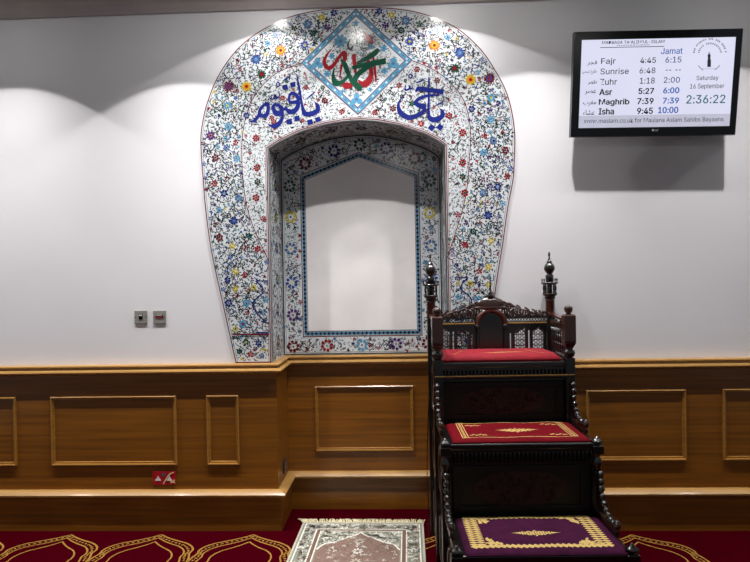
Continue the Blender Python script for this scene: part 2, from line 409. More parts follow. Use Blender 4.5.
for u, v, r, c1, c2 in ((274, 122, 3.5, 'red', 'green'), (283, 98.5, 3.3, 'red', 'pink'), (306, 88, 3, 'red', 'darkred'), (325, 101, 4, 'darkred', 'green'), (342, 112, 3.6, 'red', 'green'), (375, 113, 3.6, 'red', 'green'), (393, 109, 4, 'darkred', 'green'), (402, 97, 3, 'green', 'red'),
                        (417, 70, 3.8, 'red', 'green'), (399, 86, 3.6, 'red', 'green'), (437, 81, 3.8, 'darkred', 'green'), (421, 124, 4, 'red', 'pink'), (449, 116, 4.2, 'red', 'green'),
                        (287, 82, 2.5, 'green', 'black'), (265, 95, 2.5, 'green', 'black'), (412, 104, 3.6, 'green', 'green'), (323, 88, 3, 'green', 'red'), (272, 118, 3, 'red', 'green'), (303, 121, 2.6, 'red', 'red')):
    x, z = wxz(u, v); face.flower(x, z, r*P*.85, 6, c1, c2, 4, None); placed.append((x, z, r*P))
# diamond keep-out for the scatter
def in_dia(p, m=0.):
    cx = sum(a for a, b in dia)/4; cz = sum(b for a, b in dia)/4
    hw = (dia[3][0]-dia[1][0])/2+m; hh = (dia[0][1]-dia[2][1])/2+m
    return abs(p[0]-cx)/hw+abs(p[1]-cz)/hh < 1
def scatter(inl, region, n, cols, bbox, rmin, rmax, keep, layer=4, tries=30000, gap=1.2):
    c = 0
    for _ in range(tries):
        if c >= n: break
        p = (random.uniform(bbox[0], bbox[1]), random.uniform(bbox[2], bbox[3]))
        if not region(p): continue
        r = random.uniform(rmin, rmax)*P
        if not free_dist(p, keep, r+gap*P*.3): continue
        keep.append((p[0], p[1], r)); c += 1
        k = random.random(); col = random.choice(cols)
        if k < .35: inl.flower(p[0], p[1], r*1.1, 5, col, random.choice(cols), layer)
        elif k < .6: inl.star(p[0], p[1], r, random.choice((3, 4, 5)), col, layer)
        else:
            t = random.random()*6
            for s in (-.6, .6): inl.ell(p[0]+math.cos(t+s)*r*.5, p[1]+math.sin(t+s)*r*.5, r*.6, r*.28, t+s, TI[col], layer, 6)
bb = (-1.3, .8, zbase, H)
band = lambda p: margin(p, hs, 2.5*P) and not inside(p, inner_poly) and not in_dia(p, 1*P)
zone = lambda p: margin(p, hs, 3*P) and inside(p, inner_poly) and not in_dia(p, 1*P)
scatter(face, band, 520, ['red', 'darkred', 'cyan', 'cyan', 'blue', 'navy', 'green', 'green', 'yellow', 'purple', 'slate', 'slate'], bb, 1.2, 2.6, placed)
scatter(face, zone, 150, ['red', 'green', 'green', 'darkred', 'red', 'black'], bb, 1.0, 1.9, placed)
def commas(inl, region, bbox, step, w, layer=2, col='black', keep=(), length=(2.5, 5.5), prob=.93):
    """fine curling black scroll-work between the flowers"""
    x = bbox[0]
    while x < bbox[1]:
        z = bbox[2]
        while z < bbox[3]:
            p = (x+random.uniform(-.45, .45)*step, z+random.uniform(-.45, .45)*step)
            z += step
            if random.random() > prob or not region(p): continue
            L = random.uniform(*length)*P; t = random.random()*2*PI; k = random.uniform(-1, 1)*2.4
            q = []; a, b = p
            n = 5
            for i in range(n):
                q.append((a, b, w*P*(1.15-.22*i))); a += L/n*math.cos(t); b += L/n*math.sin(t); t += k/n*1.6
            if not region((a, b)): continue
            inl.ribbon(q, TI[col], layer)
        x += step
def scrolls(inl, region, n, bbox, layer=2, col='black', rr=(5, 11), w=.75, keep=()):
    c = 0
    for _ in range(n*20):
        if c >= n: break
        p = (random.uniform(bbox[0], bbox[1]), random.uniform(bbox[2], bbox[3]))
        if not region(p): continue
        c += 1; R = random.uniform(*rr)*P; t0 = random.random()*6; s = random.choice((1, -1)); q = []
        for i in range(15):
            f = i/14; rad = R*(1-.72*f); t = t0+s*f*4.6
            a = (p[0]+rad*math.cos(t), p[1]+rad*math.sin(t))
            if not region(a): break
            q.append((a[0], a[1], w*P))
            if i % 4 == 2: inl.ell(a[0]+1.3*P*math.cos(t), a[1]+1.3*P*math.sin(t), 1.5*P, .6*P, t+1, TI[col if random.random() < .6 else 'green'], layer, 5)
        if len(q) > 3: inl.ribbon(q, TI[col], layer)
rb = lambda p: margin(p, hs, 2.2*P) and not in_dia(p, .5*P)
scrolls(face, lambda p: band(p), 170, bb, w=.6)
scrolls(face, lambda p: zone(p), 60, bb, rr=(4, 7), w=.6)
commas(face, lambda p: rb(p) and not inside(p, inner_poly), bb, 2.6*P, .98, prob=.98, length=(2.6, 5.6))
commas(face, lambda p: rb(p) and inside(p, inner_poly), bb, 2.6*P, .68, prob=.96, length=(2.2, 4.6))
# blue ogee motifs and a line low on each leg
for s in (0, 1):
    fx = (lambda x: x) if s == 0 else (lambda x: 2*AX-x-.0)
    wv = smoothpts([(256, 281), (262, 287), (263, 293), (256, 299), (253.5, 305), (256, 311), (262, 318), (267, 322.6)], 4)
    face.ribbon([(fx(wxz(u, v)[0]), wxz(u, v)[1], 1.3*P) for u, v in wv], TI['navy'], 6)
    for u0, v0, u1, v1, c, w in ((256, 281, 268.5, 280.5, 'navy', .8), (262, 292, 268.5, 292, 'navy', .8), (262, 322, 269, 322.6, 'navy', 1), (233, 334, 269, 334.5, 'darkred', 1.5), (256, 332.5, 269, 332.7, 'navy', 1.6), (232.5, 336.2, 269, 336.6, 'black', .5)):
        a = wxz(u0, v0); b = wxz(u1, v1)
        face.ribbon([(fx(a[0]), a[1], w*P), (fx(b[0]), b[1], w*P)], TI[c], 6)
facing = obj('tile_facing', face.bm, TM, mih)
# reveal lining of the niche
opn = [(XL, zbase)]+arch+[(XR, zbase)]
cum = [0]
for a, b in zip(opn, opn[1:]): cum.append(cum[-1]+math.hypot(b[0]-a[0], b[1]-a[1]))
def rev_map(s, t, l):
    s = min(max(s, 0), cum[-1]-1e-5); i = max(k for k in range(len(cum)-1) if cum[k] <= s)
    f = (s-cum[i])/(cum[i+1]-cum[i]); a, b = opn[i], opn[i+1]
    d = Vector((b[0]-a[0], b[1]-a[1])).normalized(); n = Vector((d.y, -d.x))
    h = .008+.0005*l
    return (a[0]+(b[0]-a[0])*f+n.x*h, t, a[1]+(b[1]-a[1])*f+n.y*h)
rev = Inlay(rev_map)
ss = sorted(set(cum+[cum[-1]*k/40 for k in range(41)]))
prev = None
for s in ss:
    q = [rev.bm.verts.new(rev_map(s, t, 0)) for t in (-TH, D-.001)]
    if prev:
        f = rev.bm.faces.new((prev[0], q[0], q[1], prev[1])); f.material_index = TI['white']
    prev = q
rr = lambda p: .012 < p[0] < cum[-1]-.012 and .012 < p[1] < D-.025
rbb = (0, cum[-1], 0, D)
keep = []
k = .12
while k < cum[-1]-.05:
    rev.flower(k, .17, .045, 8, random.choice(['slate', 'green', 'darkred', 'navy']), 'yellow', 4); keep.append((k, .17, .045))
    k += .21
scatter(rev, rr, 170, ['green', 'darkred', 'slate', 'navy', 'black'], rbb, 2, 3.4, keep)
scrolls(rev, rr, 90, rbb, w=1.); commas(rev, rr, rbb, 3.8*P, 1.2)
for t in (.004, D-.016): rev.ribbon([(s, t, 1.2*P) for s in ss], TI['black' if t > .1 else 'line'], 3)
obj('tile_reveal', rev.bm, TM, mih)
# back of the niche: flowered border round a plain pointed panel
Yb = D-.001
bk = Inlay(lambda a, b, l: (a, D-.012-.0005*l, b))
bx = lambda u, v: wxz(u, v, D-.012)
ins = .008
ap = [(min(max(x, XL+ins), XR-ins), z-ins) for x, z in arch]
bpoly = [(XL+ins, zbase)]+ap+[(XR-ins, zbase)]
pan_in = [bx(*p) for p in ((308.5, 331), (305.2, 180.5), (359, 157.5), (414, 177.7), (417, 329.5))]
pan_out = [bx(*p) for p in ((303.4, 336.5), (300.3, 175.5), (358.5, 152.5), (418.6, 173), (422, 335))]
fill(bk.bm, bpoly, lambda a, b: (a, D-.012, b), TI['white'])
lines_along(bk, pan_out, [(0, 1.*P, 'line')], closed=True)
lines_along(bk, pan_in, [(0, 1.1*P, 'line')], closed=True)
mid = [((a[0]+b[0])/2, (a[1]+b[1])/2) for a, b in zip(pan_in, pan_out)]
lines_along(bk, mid, [(0, 3.6*P, 'cyan')], closed=True, layer=2)
for i in range(5):
    a, b = mid[i], mid[(i+1) % 5]; L = math.hypot(b[0]-a[0], b[1]-a[1]); n = int(L/(4.6*P))
    for k in range(n):
        f = (k+.5)/n; x, z = a[0]+(b[0]-a[0])*f, a[1]+(b[1]-a[1])*f
        bk.poly([(x+1.7*P, z), (x, z+1.9*P), (x-1.7*P, z), (x, z-1.9*P)], TI['black'], 3)
        bk.ell(x+(b[0]-a[0])/L*2.3*P, z+(b[1]-a[1])/L*2.3*P, .6*P, .6*P, 0, TI['darkred'], 3, 6)
lines_along(bk, bpoly, [(-1.2*P, 1.2*P, 'black'), (-3.2*P, .5*P, 'grey')], closed=True)
bord = lambda p: margin(p, bpoly, 4*P) and not any(inside((p[0]+a*1.5*P, p[1]+b*1.5*P), pan_out) for a, b in ((0, 0), (1, 0), (-1, 0), (0, 1), (0, -1)))
bkeep = []
ros = [(289.6, 186, 'green', 'black'), (290.7, 217, 'yellow', 'black'), (291, 249, 'slate', 'yellow'), (292, 282.5, 'blue', 'lemon'), (293, 315, 'purple', 'red'), (293.5, 346.5, 'darkred', 'green'), (327, 345.5, 'red', 'slate'), (362, 345, 'cyan', 'navy'), (396, 344, 'purple', 'darkred'), (428, 343, 'darkred', 'green'),
       (430, 180.5, 'green', 'black'), (430, 212.7, 'yellow', 'black'), (431, 246, 'slate', 'yellow'), (431.5, 279, 'blue', 'lemon'), (432, 311, 'purple', 'red'), (305, 163.7, 'darkred', 'pink'), (334, 151, 'navy', 'slate'), (360, 144.5, 'green', 'slate'), (386, 148.5, 'navy', 'slate'), (414.5, 158.4, 'darkred', 'pink')]
for u, v, c1, c2 in ros:
    x, z = bx(u, v)
    if not margin((x, z), bpoly, .01): continue
    for k in range(8):
        t = 2*PI*k/8+.2; bk.ell(x+5.2*P*math.cos(t), z+5.2*P*math.sin(t), 1.9*P, 1.7*P, t, TI[c1], 4, 8)
    bk.ell(x, z, 2.6*P, 2.6*P, 0, TI['white'], 3, 10); bk.ell(x, z, 1.1*P, 1.1*P, 0, TI[c2], 5, 8); bkeep.append((x, z, 6.5*P))
bbb = (XL, XR, zbase, 2.7)
scatter(bk, bord, 150, ['red', 'darkred', 'slate', 'navy', 'green', 'cyan', 'black'], bbb, 1.5, 2.8, bkeep)
scrolls(bk, bord, 70, bbb, rr=(4, 8)); commas(bk, bord, bbb, 2.9*P, .85, length=(2.2, 4.6))
obj('niche_border', bk.bm, TM, mih)
bm = bmesh.new(); fill(bm, pan_in, lambda a, b: (a, D-.0145, b), 0, lambda a, b: (a, D-.0125, b))
tag(obj('niche_panel', bm, M['nichepanel'], mih), 'plain pale polished pointed panel')
# diamond
dm = Inlay(lambda a, b, l: (a, -TH-.0018-.00015*l, b))
def scl(k):
    cx = sum(a for a, b in dia)/4; cz = sum(b for a, b in dia)/4
    return [(cx+(a-cx)*k, cz+(b-cz)*k) for a, b in dia]
fill(dm.bm, dia, lambda a, b: (a, -TH-.0018, b), TI['white'], lambda a, b: (a, -TH, b))
lines_along(dm, scl(.99), [(0, .8*P, 'line')], closed=True)
lines_along(dm, scl(.925), [(0, 4.4*P, 'cyan')], closed=True, layer=2)
lines_along(dm, scl(.86), [(0, .8*P, 'line')], closed=True)
sc = scl(.925)
for i in range(4):
    a, b = sc[i], sc[(i+1) % 4]; n = 15
    for k in range(n):
        f = (k+.5)/n; x, z = a[0]+(b[0]-a[0])*f, a[1]+(b[1]-a[1])*f
        dm.ell(x, z, 1.3*P, .9*P, math.atan2(b[1]-a[1], b[0]-a[0]), TI['slate' if k % 2 else 'white'], 3, 6)
dzone = lambda p: in_dia(p, -10*P)
dxz = lambda u, v: wxz(315+u/6.25, 20+v/6.25, -TH-.006)
dk = []
for u, v, r, n in ((255, 18, 3.2, 5), (160, 130, 7, 8), (430, 175, 3.6, 6), (105, 225, 3.2, 6), (75, 335, 3.6, 6), (435, 315, 3.6, 6), (170, 445, 2.4, 5), (345, 435, 2.4, 5), (350, 165, 3, 6)):
    x, z = dxz(u, v); dm.flower(x, z, r*P, n, 'cyan', 'slate', 4, 'cyan'); dk.append((x, z, r*P))
for u, v in ((15, 270), (490, 270), (260, 495)):
    for a, b in ((-18, 12), (18, 12), (0, -18)):
        x, z = dxz(u+a, v+b); dm.ell(x, z, 3*P, 3*P, 0, TI['cyan'], 4, 10)
    x, z = dxz(u, v); dm.ell(x, z, 1.6*P, 1.6*P, 0, TI['slate'], 5, 8); dk.append((x, z, 6*P))
db = (dia[1][0], dia[3][0], dia[2][1], dia[0][1])
scrolls(dm, dzone, 40, db, rr=(3, 6), w=.5, col='grey'); commas(dm, dzone, db, 2.8*P, .62)
scatter(dm, dzone, 30, ['green', 'red', 'cyan'], db, .7, 1.2, dk)
obj('diamond_panel', dm.bm, TM, mih)
def script(name, col, strokes, conv, k, yoff):
    """strokes: lists of (u,v,width) in crop pixels, optionally ('c', ...) closed"""
    q = Inlay(lambda a, b, l: (a, yoff-.00006*l, b))
    for i, s in enumerate(strokes):
        closed = s[0] == 'c'; pts = s[1:] if closed else s
        if len(pts) > 2: pts = smoothpts(pts, 7, closed)
        w = [(conv(u, v)[0], conv(u, v)[1], max(.8, ww*1.12)*k*P) for u, v, ww in pts]
        q.ribbon(w, 0, i, closed)
    # give the strokes a thickness of their own
    thicken(q.bm, .0003)
    return obj(name, q.bm, TM[TI[col]], mih)
def dots(L, r=1.): return [[(u-w*.5, v+w*.12, w*.85), (u+w*.5, v-w*.12, w*.85)] for u, v, w in L]
cl = lambda u, v: wxz(245+u/8.025, 60+v/8.025, -.014)
s = [[(560, 338, 6), (580, 365, 30), (580, 405, 34), (525, 432, 36), (478, 425, 34), (458, 360, 18), (436, 235, 17), (414, 112, 7)],
     [(495, 312, 6), (530, 282, 12), (565, 252, 5)], [(300, 170, 5), (335, 146, 12), (368, 125, 5)],
     ['c', (352, 320, 18), (360, 280, 20), (385, 266, 24), (415, 285, 26), (425, 325, 24), (395, 338, 26), (366, 338, 20)],
     [(420, 320, 30), (425, 365, 32), (400, 405, 36), (360, 415, 34), (333, 395, 20), (322, 365, 5)],
     ['c', (226, 385, 26), (238, 358, 22), (268, 362, 24), (292, 392, 28), (285, 420, 34), (250, 428, 38)],
     [(290, 405, 22), (308, 398, 18), (322, 380, 8)], [(296, 405, 26), (300, 450, 22), (280, 500, 30), (235, 530, 32), (185, 518, 5)],
     ['c', (176, 348, 24), (186, 390, 26), (172, 438, 30), (135, 446, 26), (116, 420, 24), (132, 380, 22)],
     [(120, 415, 24), (100, 460, 22), (72, 488, 20), (36, 494, 5)],
     [(212, 280, 5), (210, 312, 10), (235, 305, 9), (242, 275, 6), (250, 300, 10), (275, 292, 9), (272, 245, 4)],
     ['c', (265, 178, 8), (280, 195, 8), (265, 212, 8), (251, 195, 8)]]+dots([(522, 497, 42), (585, 476, 40), (355, 493, 42), (418, 467, 42), (322, 217, 40), (383, 197, 40)])
script('calligraphy', 'ablue', s, cl, 1/8.025, -.0116)
cr = lambda u, v: wxz(390+u/7.5, 60+v/7.5, -.014)
s = [[(373, 365, 5), (392, 385, 24), (390, 420, 32), (350, 444, 34), (305, 440, 32), (290, 400, 18), (291, 300, 14), (292, 128, 11)],
     [(340, 342, 5), (375, 325, 11), (410, 302, 6)], [(195, 170, 6), (228, 158, 12), (260, 138, 5)],
     [(192, 242, 5), (212, 215, 26), (260, 220, 30), (330, 228, 30), (402, 240, 34)],
     [(372, 262, 8), (290, 266, 18), (225, 285, 22), (195, 315, 26), (215, 338, 32), (270, 350, 30)],
     [(262, 352, 22), (250, 385, 26), (205, 415, 28), (140, 430, 34), (85, 400, 34), (63, 350, 22), (75, 300, 10), (112, 262, 3)],
     [(115, 188, 5), (115, 222, 12), (140, 218, 12), (149, 190, 6), (152, 215, 12), (166, 208, 8), (165, 178, 4)],
     ['c', (155, 105, 8), (169, 120, 8), (155, 136, 8), (141, 120, 8)]]+[[(312, 484, 5), (312, 507, 50), (312, 530, 5)], [(375, 480, 5), (375, 503, 50), (375, 526, 5)]]
for t in s[-2:]: pass
script('calligraphy', 'ablue', s[:-2], cr, 1/7.5, -.0116)
q = Inlay(lambda a, b, l: (a, -.0116, b))
for u, v in ((312, 507), (375, 503)): q.poly([cr(u+30, v-3), cr(u+3, v+28), cr(u-30, v+3), cr(u-3, v-28)], 0, 0)
thicken(q.bm, .0003)
obj('calligraphy', q.bm, TM[TI['ablue']], mih)
reds = [[(363, 218, 8), (372, 290, 16), (382, 385, 8)], [(303, 78, 4), (322, 105, 34), (345, 128, 40), (362, 142, 6)], [(242, 212, 22), (246, 260, 22), (255, 335, 12)],
        [(107, 178, 4), (75, 215, 12), (58, 265, 20), (85, 300, 24), (120, 275, 20), (155, 225, 18), (182, 205, 28), (186, 240, 24), (165, 290, 14), (155, 362, 6)],
        [(160, 385, 6), (190, 408, 34), (222, 405, 30), (240, 378, 8)], [(270, 375, 6), (300, 400, 36), (335, 380, 38), (352, 330, 24), (335, 262, 18)],
        [(325, 232, 6), (335, 262, 22), (345, 290, 14)]]
script('calligraphy', 'red', reds, dxz, 1/6.25, -.0131)
grn = [[(160, 248, 6), (185, 275, 26), (208, 335, 24), (240, 400, 22)], [(120, 298, 6), (113, 345, 16), (128, 392, 34), (170, 385, 22), (216, 340, 14)], [(262, 268, 14), (325, 238, 26), (375, 205, 30), (398, 180, 18)],
       [(232, 298, 20), (320, 278, 26), (442, 255, 34)], [(430, 262, 10), (340, 288, 24), (268, 340, 30), (248, 390, 34), (288, 432, 34)]]
script('calligraphy', 'green', grn, dxz, 1/6.25, -.0139)
drk = [[(253, 55, 6), (258, 85, 12), (252, 112, 4)], [(218, 118, 6), (205, 160, 12), (222, 182, 12), (240, 160, 6)], [(262, 112, 6), (262, 150, 16)]]
script('calligraphy', 'black', drk, dxz, 1/6.25, -.0131)
#PART2
# ------------------------------------------------------------------ television
FONT = None
try: FONT = bpy.data.fonts.load(bpy.utils.system_resource('DATAFILES')+'/fonts/Inter.woff2')
except Exception: FONT = None
def text_mesh(body, mtl, parent, box_, y, bold=0., name='screen_text', align='fit', shear=0.):
    """box_ = (x0, z0, x1, z1) on the screen plane in the parent's frame"""
    c = bpy.data.curves.new('t', 'FONT'); c.body = body; c.resolution_u = 2; c.shear = shear
    if FONT and ord(body[0]) < 256: c.font = FONT
    t = bpy.data.objects.new('t', c); C.objects.link(t)
    bpy.context.view_layer.update()
    me = bpy.data.meshes.new_from_object(t.evaluated_get(bpy.context.evaluated_depsgraph_get()))
    bpy.data.objects.remove(t); bpy.data.curves.remove(c)
    xs = [v.co.x for v in me.vertices]; ys = [v.co.y for v in me.vertices]
    x0, z0, x1, z1 = box_
    kx = (x1-x0)/(max(xs)-min(xs)); kz = (z1-z0)/(max(ys)-min(ys))
    for v in me.vertices:
        a, b = v.co.x, v.co.y
        v.co = (x0+(a-min(xs))*kx, y, z0+(b-min(ys))*kz)
    me.materials.clear(); me.materials.append(mtl)
    if bold:
        bt = bmesh.new(); e = bold*.045
        for k, (a, b) in enumerate(((-e, 0), (e, 0), (0, e*.6), (0, -e*.6))):
            n0 = len(bt.verts); bt.from_mesh(me); bt.verts.ensure_lookup_table()
            for v in bt.verts[n0:]: v.co.x += a; v.co.z += b; v.co.y -= .00005*k
        bt.to_mesh(me); bt.free()
    o = bpy.data.objects.new(name, me); C.objects.link(o); o.parent = parent
    return o
pTL, pTR, pBL, pBR = at(573, 31, -.235), at(742, 30, -.235), at(571.5, 136.5, -.15), at(736.5, 133.5, -.15)
tvw = ((pTR-pTL).length+(pBR-pBL).length)/2; tvh = ((pTL-pBL).length+(pTR-pBR).length)/2
tvh *= 1.015; base = (pBL+pBR)/2
tilt = math.atan2(.085, ((pTL.z+pTR.z)-(pBL.z+pBR.z))/2)
tv = empty('television', base, 0, tilt)
tv.rotation_euler.y = .013; tv.location.x -= .004; tv.location.z -= .006
tag(tv, 'black flat screen television showing prayer times, mounted high on the white wall', 'television')
hw = tvw/2
# frame of the parent: x right, z up the screen, front face at y=0, body behind (+y)
SX0, SX1 = -hw+.044, hw-.040; SZ0, SZ1 = .053, tvh-.048
bm = bmesh.new()
ring = [[(-hw, 0), (hw, 0), (hw, tvh), (-hw, tvh)], [(SX0, SZ0), (SX1, SZ0), (SX1, SZ1), (SX0, SZ1)]]
def vv(p, y): return bm.verts.new((p[0], y, p[1]))
o_b = [vv(p, .045) for p in ring[0]]; o_f = [vv(p, .006) for p in ring[0]]; o_i = [vv((p[0]*(1-.012), p[1]*(1-.012)+.0035), 0) for p in ring[0]]
i_f = [vv(p, 0) for p in ring[1]]; i_b = [vv(p, .010) for p in ring[1]]
for a, b in ((o_b, o_f), (o_f, o_i), (o_i, i_f), (i_f, i_b)):
    for i in range(4): bm.faces.new((a[i], a[(i+1) % 4], b[(i+1) % 4], b[i]))
bm.faces.new(o_b); bm.faces.new(i_b); recalc(bm)
obj('bezel', bm, M['black'], tv)
bm = bmesh.new(); box(bm, -hw*.8, .045, tvh*.12, hw*.8, .075, tvh*.85, bev=.01); obj('rear_housing', bm, M['black'], tv)
bm = bmesh.new(); box(bm, -.2, .075, tvh*.3, .2, .10, tvh*.62, bev=.004); box(bm, -.03, .09, tvh*.35, .03, .145, tvh*.6); obj('wall_bracket', bm, M['metaldark'], tv)
bm = bmesh.new(); box(bm, SX0, .004, SZ0, SX1, .0098, SZ1); obj('screen', bm, M['screen'], tv)
# crop pixels (3.947x crop of the photo) to screen coordinates
def sc_(u, v):
    f = (u-80+ (v-72)*.015)/(612-(v-72)*.045); g = (v-70)/(354)
    return SX0+(SX1-SX0)*f, SZ1-(SZ1-SZ0)*g
def T_(body, m, u0, v0, u1, v1, bold=0., **k):
    a = sc_(u0, v0); b = sc_(u1, v1); text_mesh(body, M[m], tv, (a[0], b[1], b[0], a[1]), .0030, bold, **k)
bm = bmesh.new(); a = sc_(80, 374); box(bm, SX0, .0036, SZ0, SX1, .0042, a[1]); obj('footer_bar', bm, M['screenbar'], tv)
bm = bmesh.new(); a = sc_(155, 100); b = sc_(410, 102.5); box(bm, a[0], .0032, b[1], b[0], .0036, a[1]); obj('rule', bm, M['ink_grey'], tv)
T_("MADRASA TA'ALIM'UL-ISLAM", 'ink_grey', 162, 76, 410, 88, .01)
bm = bmesh.new()
x = 222
while x < 348:
    w = random.choice((5, 8, 11)); a = sc_(x, 92.5); b = sc_(x+w, 95.5); box(bm, a[0], .0032, b[1], b[0], .0036, a[1]); x += w+3
obj('small_caption', bm, M['ink_pale'], tv)
T_('Jamat', 'ink_blue', 398, 108, 482, 132, .015)
rows = [('Fajr', (160, 143, 217, 172), '4:45', (316, 144, 377, 166), '6:15', (416, 143, 478, 166), 'ink_grey', 'ink_slate', .012),
        ('Sunrise', (158, 184, 270, 208), '6:48', (314, 184, 376, 207), '--  --', (418, 194, 476, 197.5), 'ink_grey', 'ink_slate', .008),
        ('Zuhr', (157, 226, 224, 250), '1:18', (316, 224, 374, 248), '2:00', (411, 223, 473, 246), 'ink_grey', 'ink_slate', .012),
        ('Asr', (156, 267, 205, 291), '5:27', (312, 266, 371, 289), '6:00', (410, 265, 471, 288), 'ink_black', 'ink_blue', .04),
        ('Maghrib', (155, 307, 274, 336), '7:39', (308, 306, 370, 330), '7:39', (409, 306, 470, 329), 'ink_black', 'ink_blue', .04),
        ('Isha', (155, 345, 214, 370), '9:45', (308, 345, 368, 370), '10:00', (391, 343, 468, 368), 'ink_black', 'ink_blue', .04)]
for a, ba, b, bb_, c, bc, m1, m2, bo in rows:
    T_(a, m1, *ba, bo); T_(b, m1, *bb_, bo); T_(c, m2, *bc, bo)
# Arabic names in joined forms, written right to left
ar = [('\uFEAE\uFEA0\uFED3', (105, 150, 143, 172), 'ink_grey'), ('\uFEB2\uFEE4\uFEB7 \uFECD\uFEEE\uFEE0\uFEC3', (84, 188, 143, 207), 'ink_pale'), ('\uFEAE\uFEEC\uFEC7', (108, 230, 145, 248), 'ink_grey'),
      ('\uFEAE\uFEBC\uFECB', (97, 270, 142, 288), 'ink_black'), ('\uFE8F\uFEAE\uFED0\uFEE3', (92, 312, 143, 333), 'ink_black'), ('\uFE80\uFE8E\uFEB8\uFECB', (92, 350, 138, 372), 'ink_black')]
for b, r_, m_ in ar: T_(b, m_, *r_, .008)
T_('Saturday', 'ink_grey', 540, 220, 625, 242, .006); T_('16 September', 'ink_grey', 515, 252, 648, 276, .004)
T_('2:36:22', 'ink_teal', 502, 297, 652, 331, .02)
T_('www.maslam.co.uk for Maulana Aslam Sahibs Bayaans', 'ink_grey', 97, 386, 647, 409, .004)
# emblem: arcs of small lettering round a minaret with two leaves
bm = bmesh.new()
def quad_s(cx, cy, w, h, rot=0, y=.0030):
    c, s_ = math.cos(rot), math.sin(rot); vs = []
    for a, b in ((-w, -h), (w, -h), (w, h), (-w, h)):
        p = sc_(cx+c*a-s_*b, cy+s_*a+c*b); vs.append(bm.verts.new((p[0], y, p[1])))
    bm.faces.new(vs)
for R_, n in ((63, 26), (44, 16)):
    for k in range(n):
        t = PI*(1.02+.96*(k+.5)/n)
        if random.random() < .12: continue
        quad_s(590+R_*math.cos(t), 134+R_*.93*math.sin(t), 2.2, random.uniform(2.5, 4.2), t+PI/2)
for s_ in (-1, 1):
    for k in range(5): quad_s(588+s_*(26+k*3.5), 196-k*3.2, 5, 1.3, -s_*(.5+.12*k))
for k in range(9): quad_s(588+(k-4)*6, 193, 2, .9)
obj('emblem_lettering', bm, M['ink_pale'], tv)
bm = bmesh.new()
for cx, cy, w, h in ((588, 172, 7, 14), (588, 155, 5.5, 3), (587.5, 148, 5, 4), (587.5, 141, 6, 3.2), (587.5, 135, 3, 4), (587.5, 129, 1, 3)): quad_s(cx, cy, w, h, 0, .0028)
obj('emblem_minaret', bm, M['ink_black'], tv)
T_('LG', 'ink_pale', 378, 433, 390, 441, .01, name='maker_mark')
bm = bmesh.new(); lt = []
for k in range(10):
    t = 2*PI*k/10; p = sc_(369+5*math.cos(t), 437+5*math.sin(t)); lt.append(bm.verts.new((p[0], -.0004, p[1])))
bm.faces.new(lt); obj('maker_mark', bm, M['ink_pale'], tv)
for o in tv.children:
    if o.name.startswith('maker_mark'): o.location.y = -.004

# ------------------------------------------------------------------ wall plates
def plate(name, u, v, label, kind):
    p = at(u, v, 0); t = empty(name, (p.x, 0, p.z)); tag(t, label, 'socket', 'steel wall plates left of the niche')
    bm = bmesh.new(); box(bm, -.043, -.009, -.043, .043, -.0005, .043, bev=.003); obj('face_plate', bm, M['metal'], t)
    for s_ in (-1, 1):
        bm = bmesh.new()
        lathe(bm, 0, 0, [(.0035, 0), (.0035, .0015), (.001, .002)], 10)
        for w in bm.verts: w.co = (s_*.034+w.co.x, -.009-w.co.z, w.co.y)
        obj('screw', bm, M['metaldark'], t)
    bm = bmesh.new()
    if kind == 0:
        box(bm, -.013, -.012, -.016, .013, -.009, .020, bev=.001)
        obj('black_insert', bm, M['black'], t)
        bm = bmesh.new(); box(bm, -.010, -.0165, .008, .010, -.012, .016, bev=.001); obj('rocker', bm, M['whiteprint'], t)
    else:
        box(bm, -.026, -.0115, -.010, .026, -.009, .020, bev=.001); obj('black_insert', bm, M['metaldark'], t)
        bm = bmesh.new(); box(bm, -.020, -.014, .011, .020, -.0115, .016); obj('rocker', bm, M['whiteprint'], t)
        for x_ in (-.009, .009):
            bm = bmesh.new(); box(bm, x_-.004, -.013, -.008, x_+.004, -.0115, .006); obj('pin_slot', bm, M['redplastic'], t)
        bm = bmesh.new(); box(bm, -.003, -.0125, -.0095, .003, -.0115, -.0085); 
        obj('pin_slot', bm, M['redplastic'], t)
    return t
plate('wall_socket', 141.3, 317, 'left one of two square steel plates on the wall, pale rocker above a black slot', 0)
plate('wall_switch', 160, 317, 'right one of two square steel plates on the wall, wide pale bar and red marks', 1)
# plate on the niche return
p = at(284, 466, .17)
t = empty('return_socket', (XL+.034, .17, p.z)); tag(t, 'small steel socket on the oak return at the left side of the niche', 'socket')
bm = bmesh.new(); box(bm, .0005, -.043, -.043, .009, .043, .043, bev=.003); obj('face_plate', bm, M['metaldark'], t)
for y_, z_ in ((0, .02), (-.012, -.008), (.012, -.008)):
    bm = bmesh.new(); box(bm, .009, y_-.004, z_-.007, .0125, y_+.004, z_+.007); obj('pin_slot', bm, M['metal'], t)
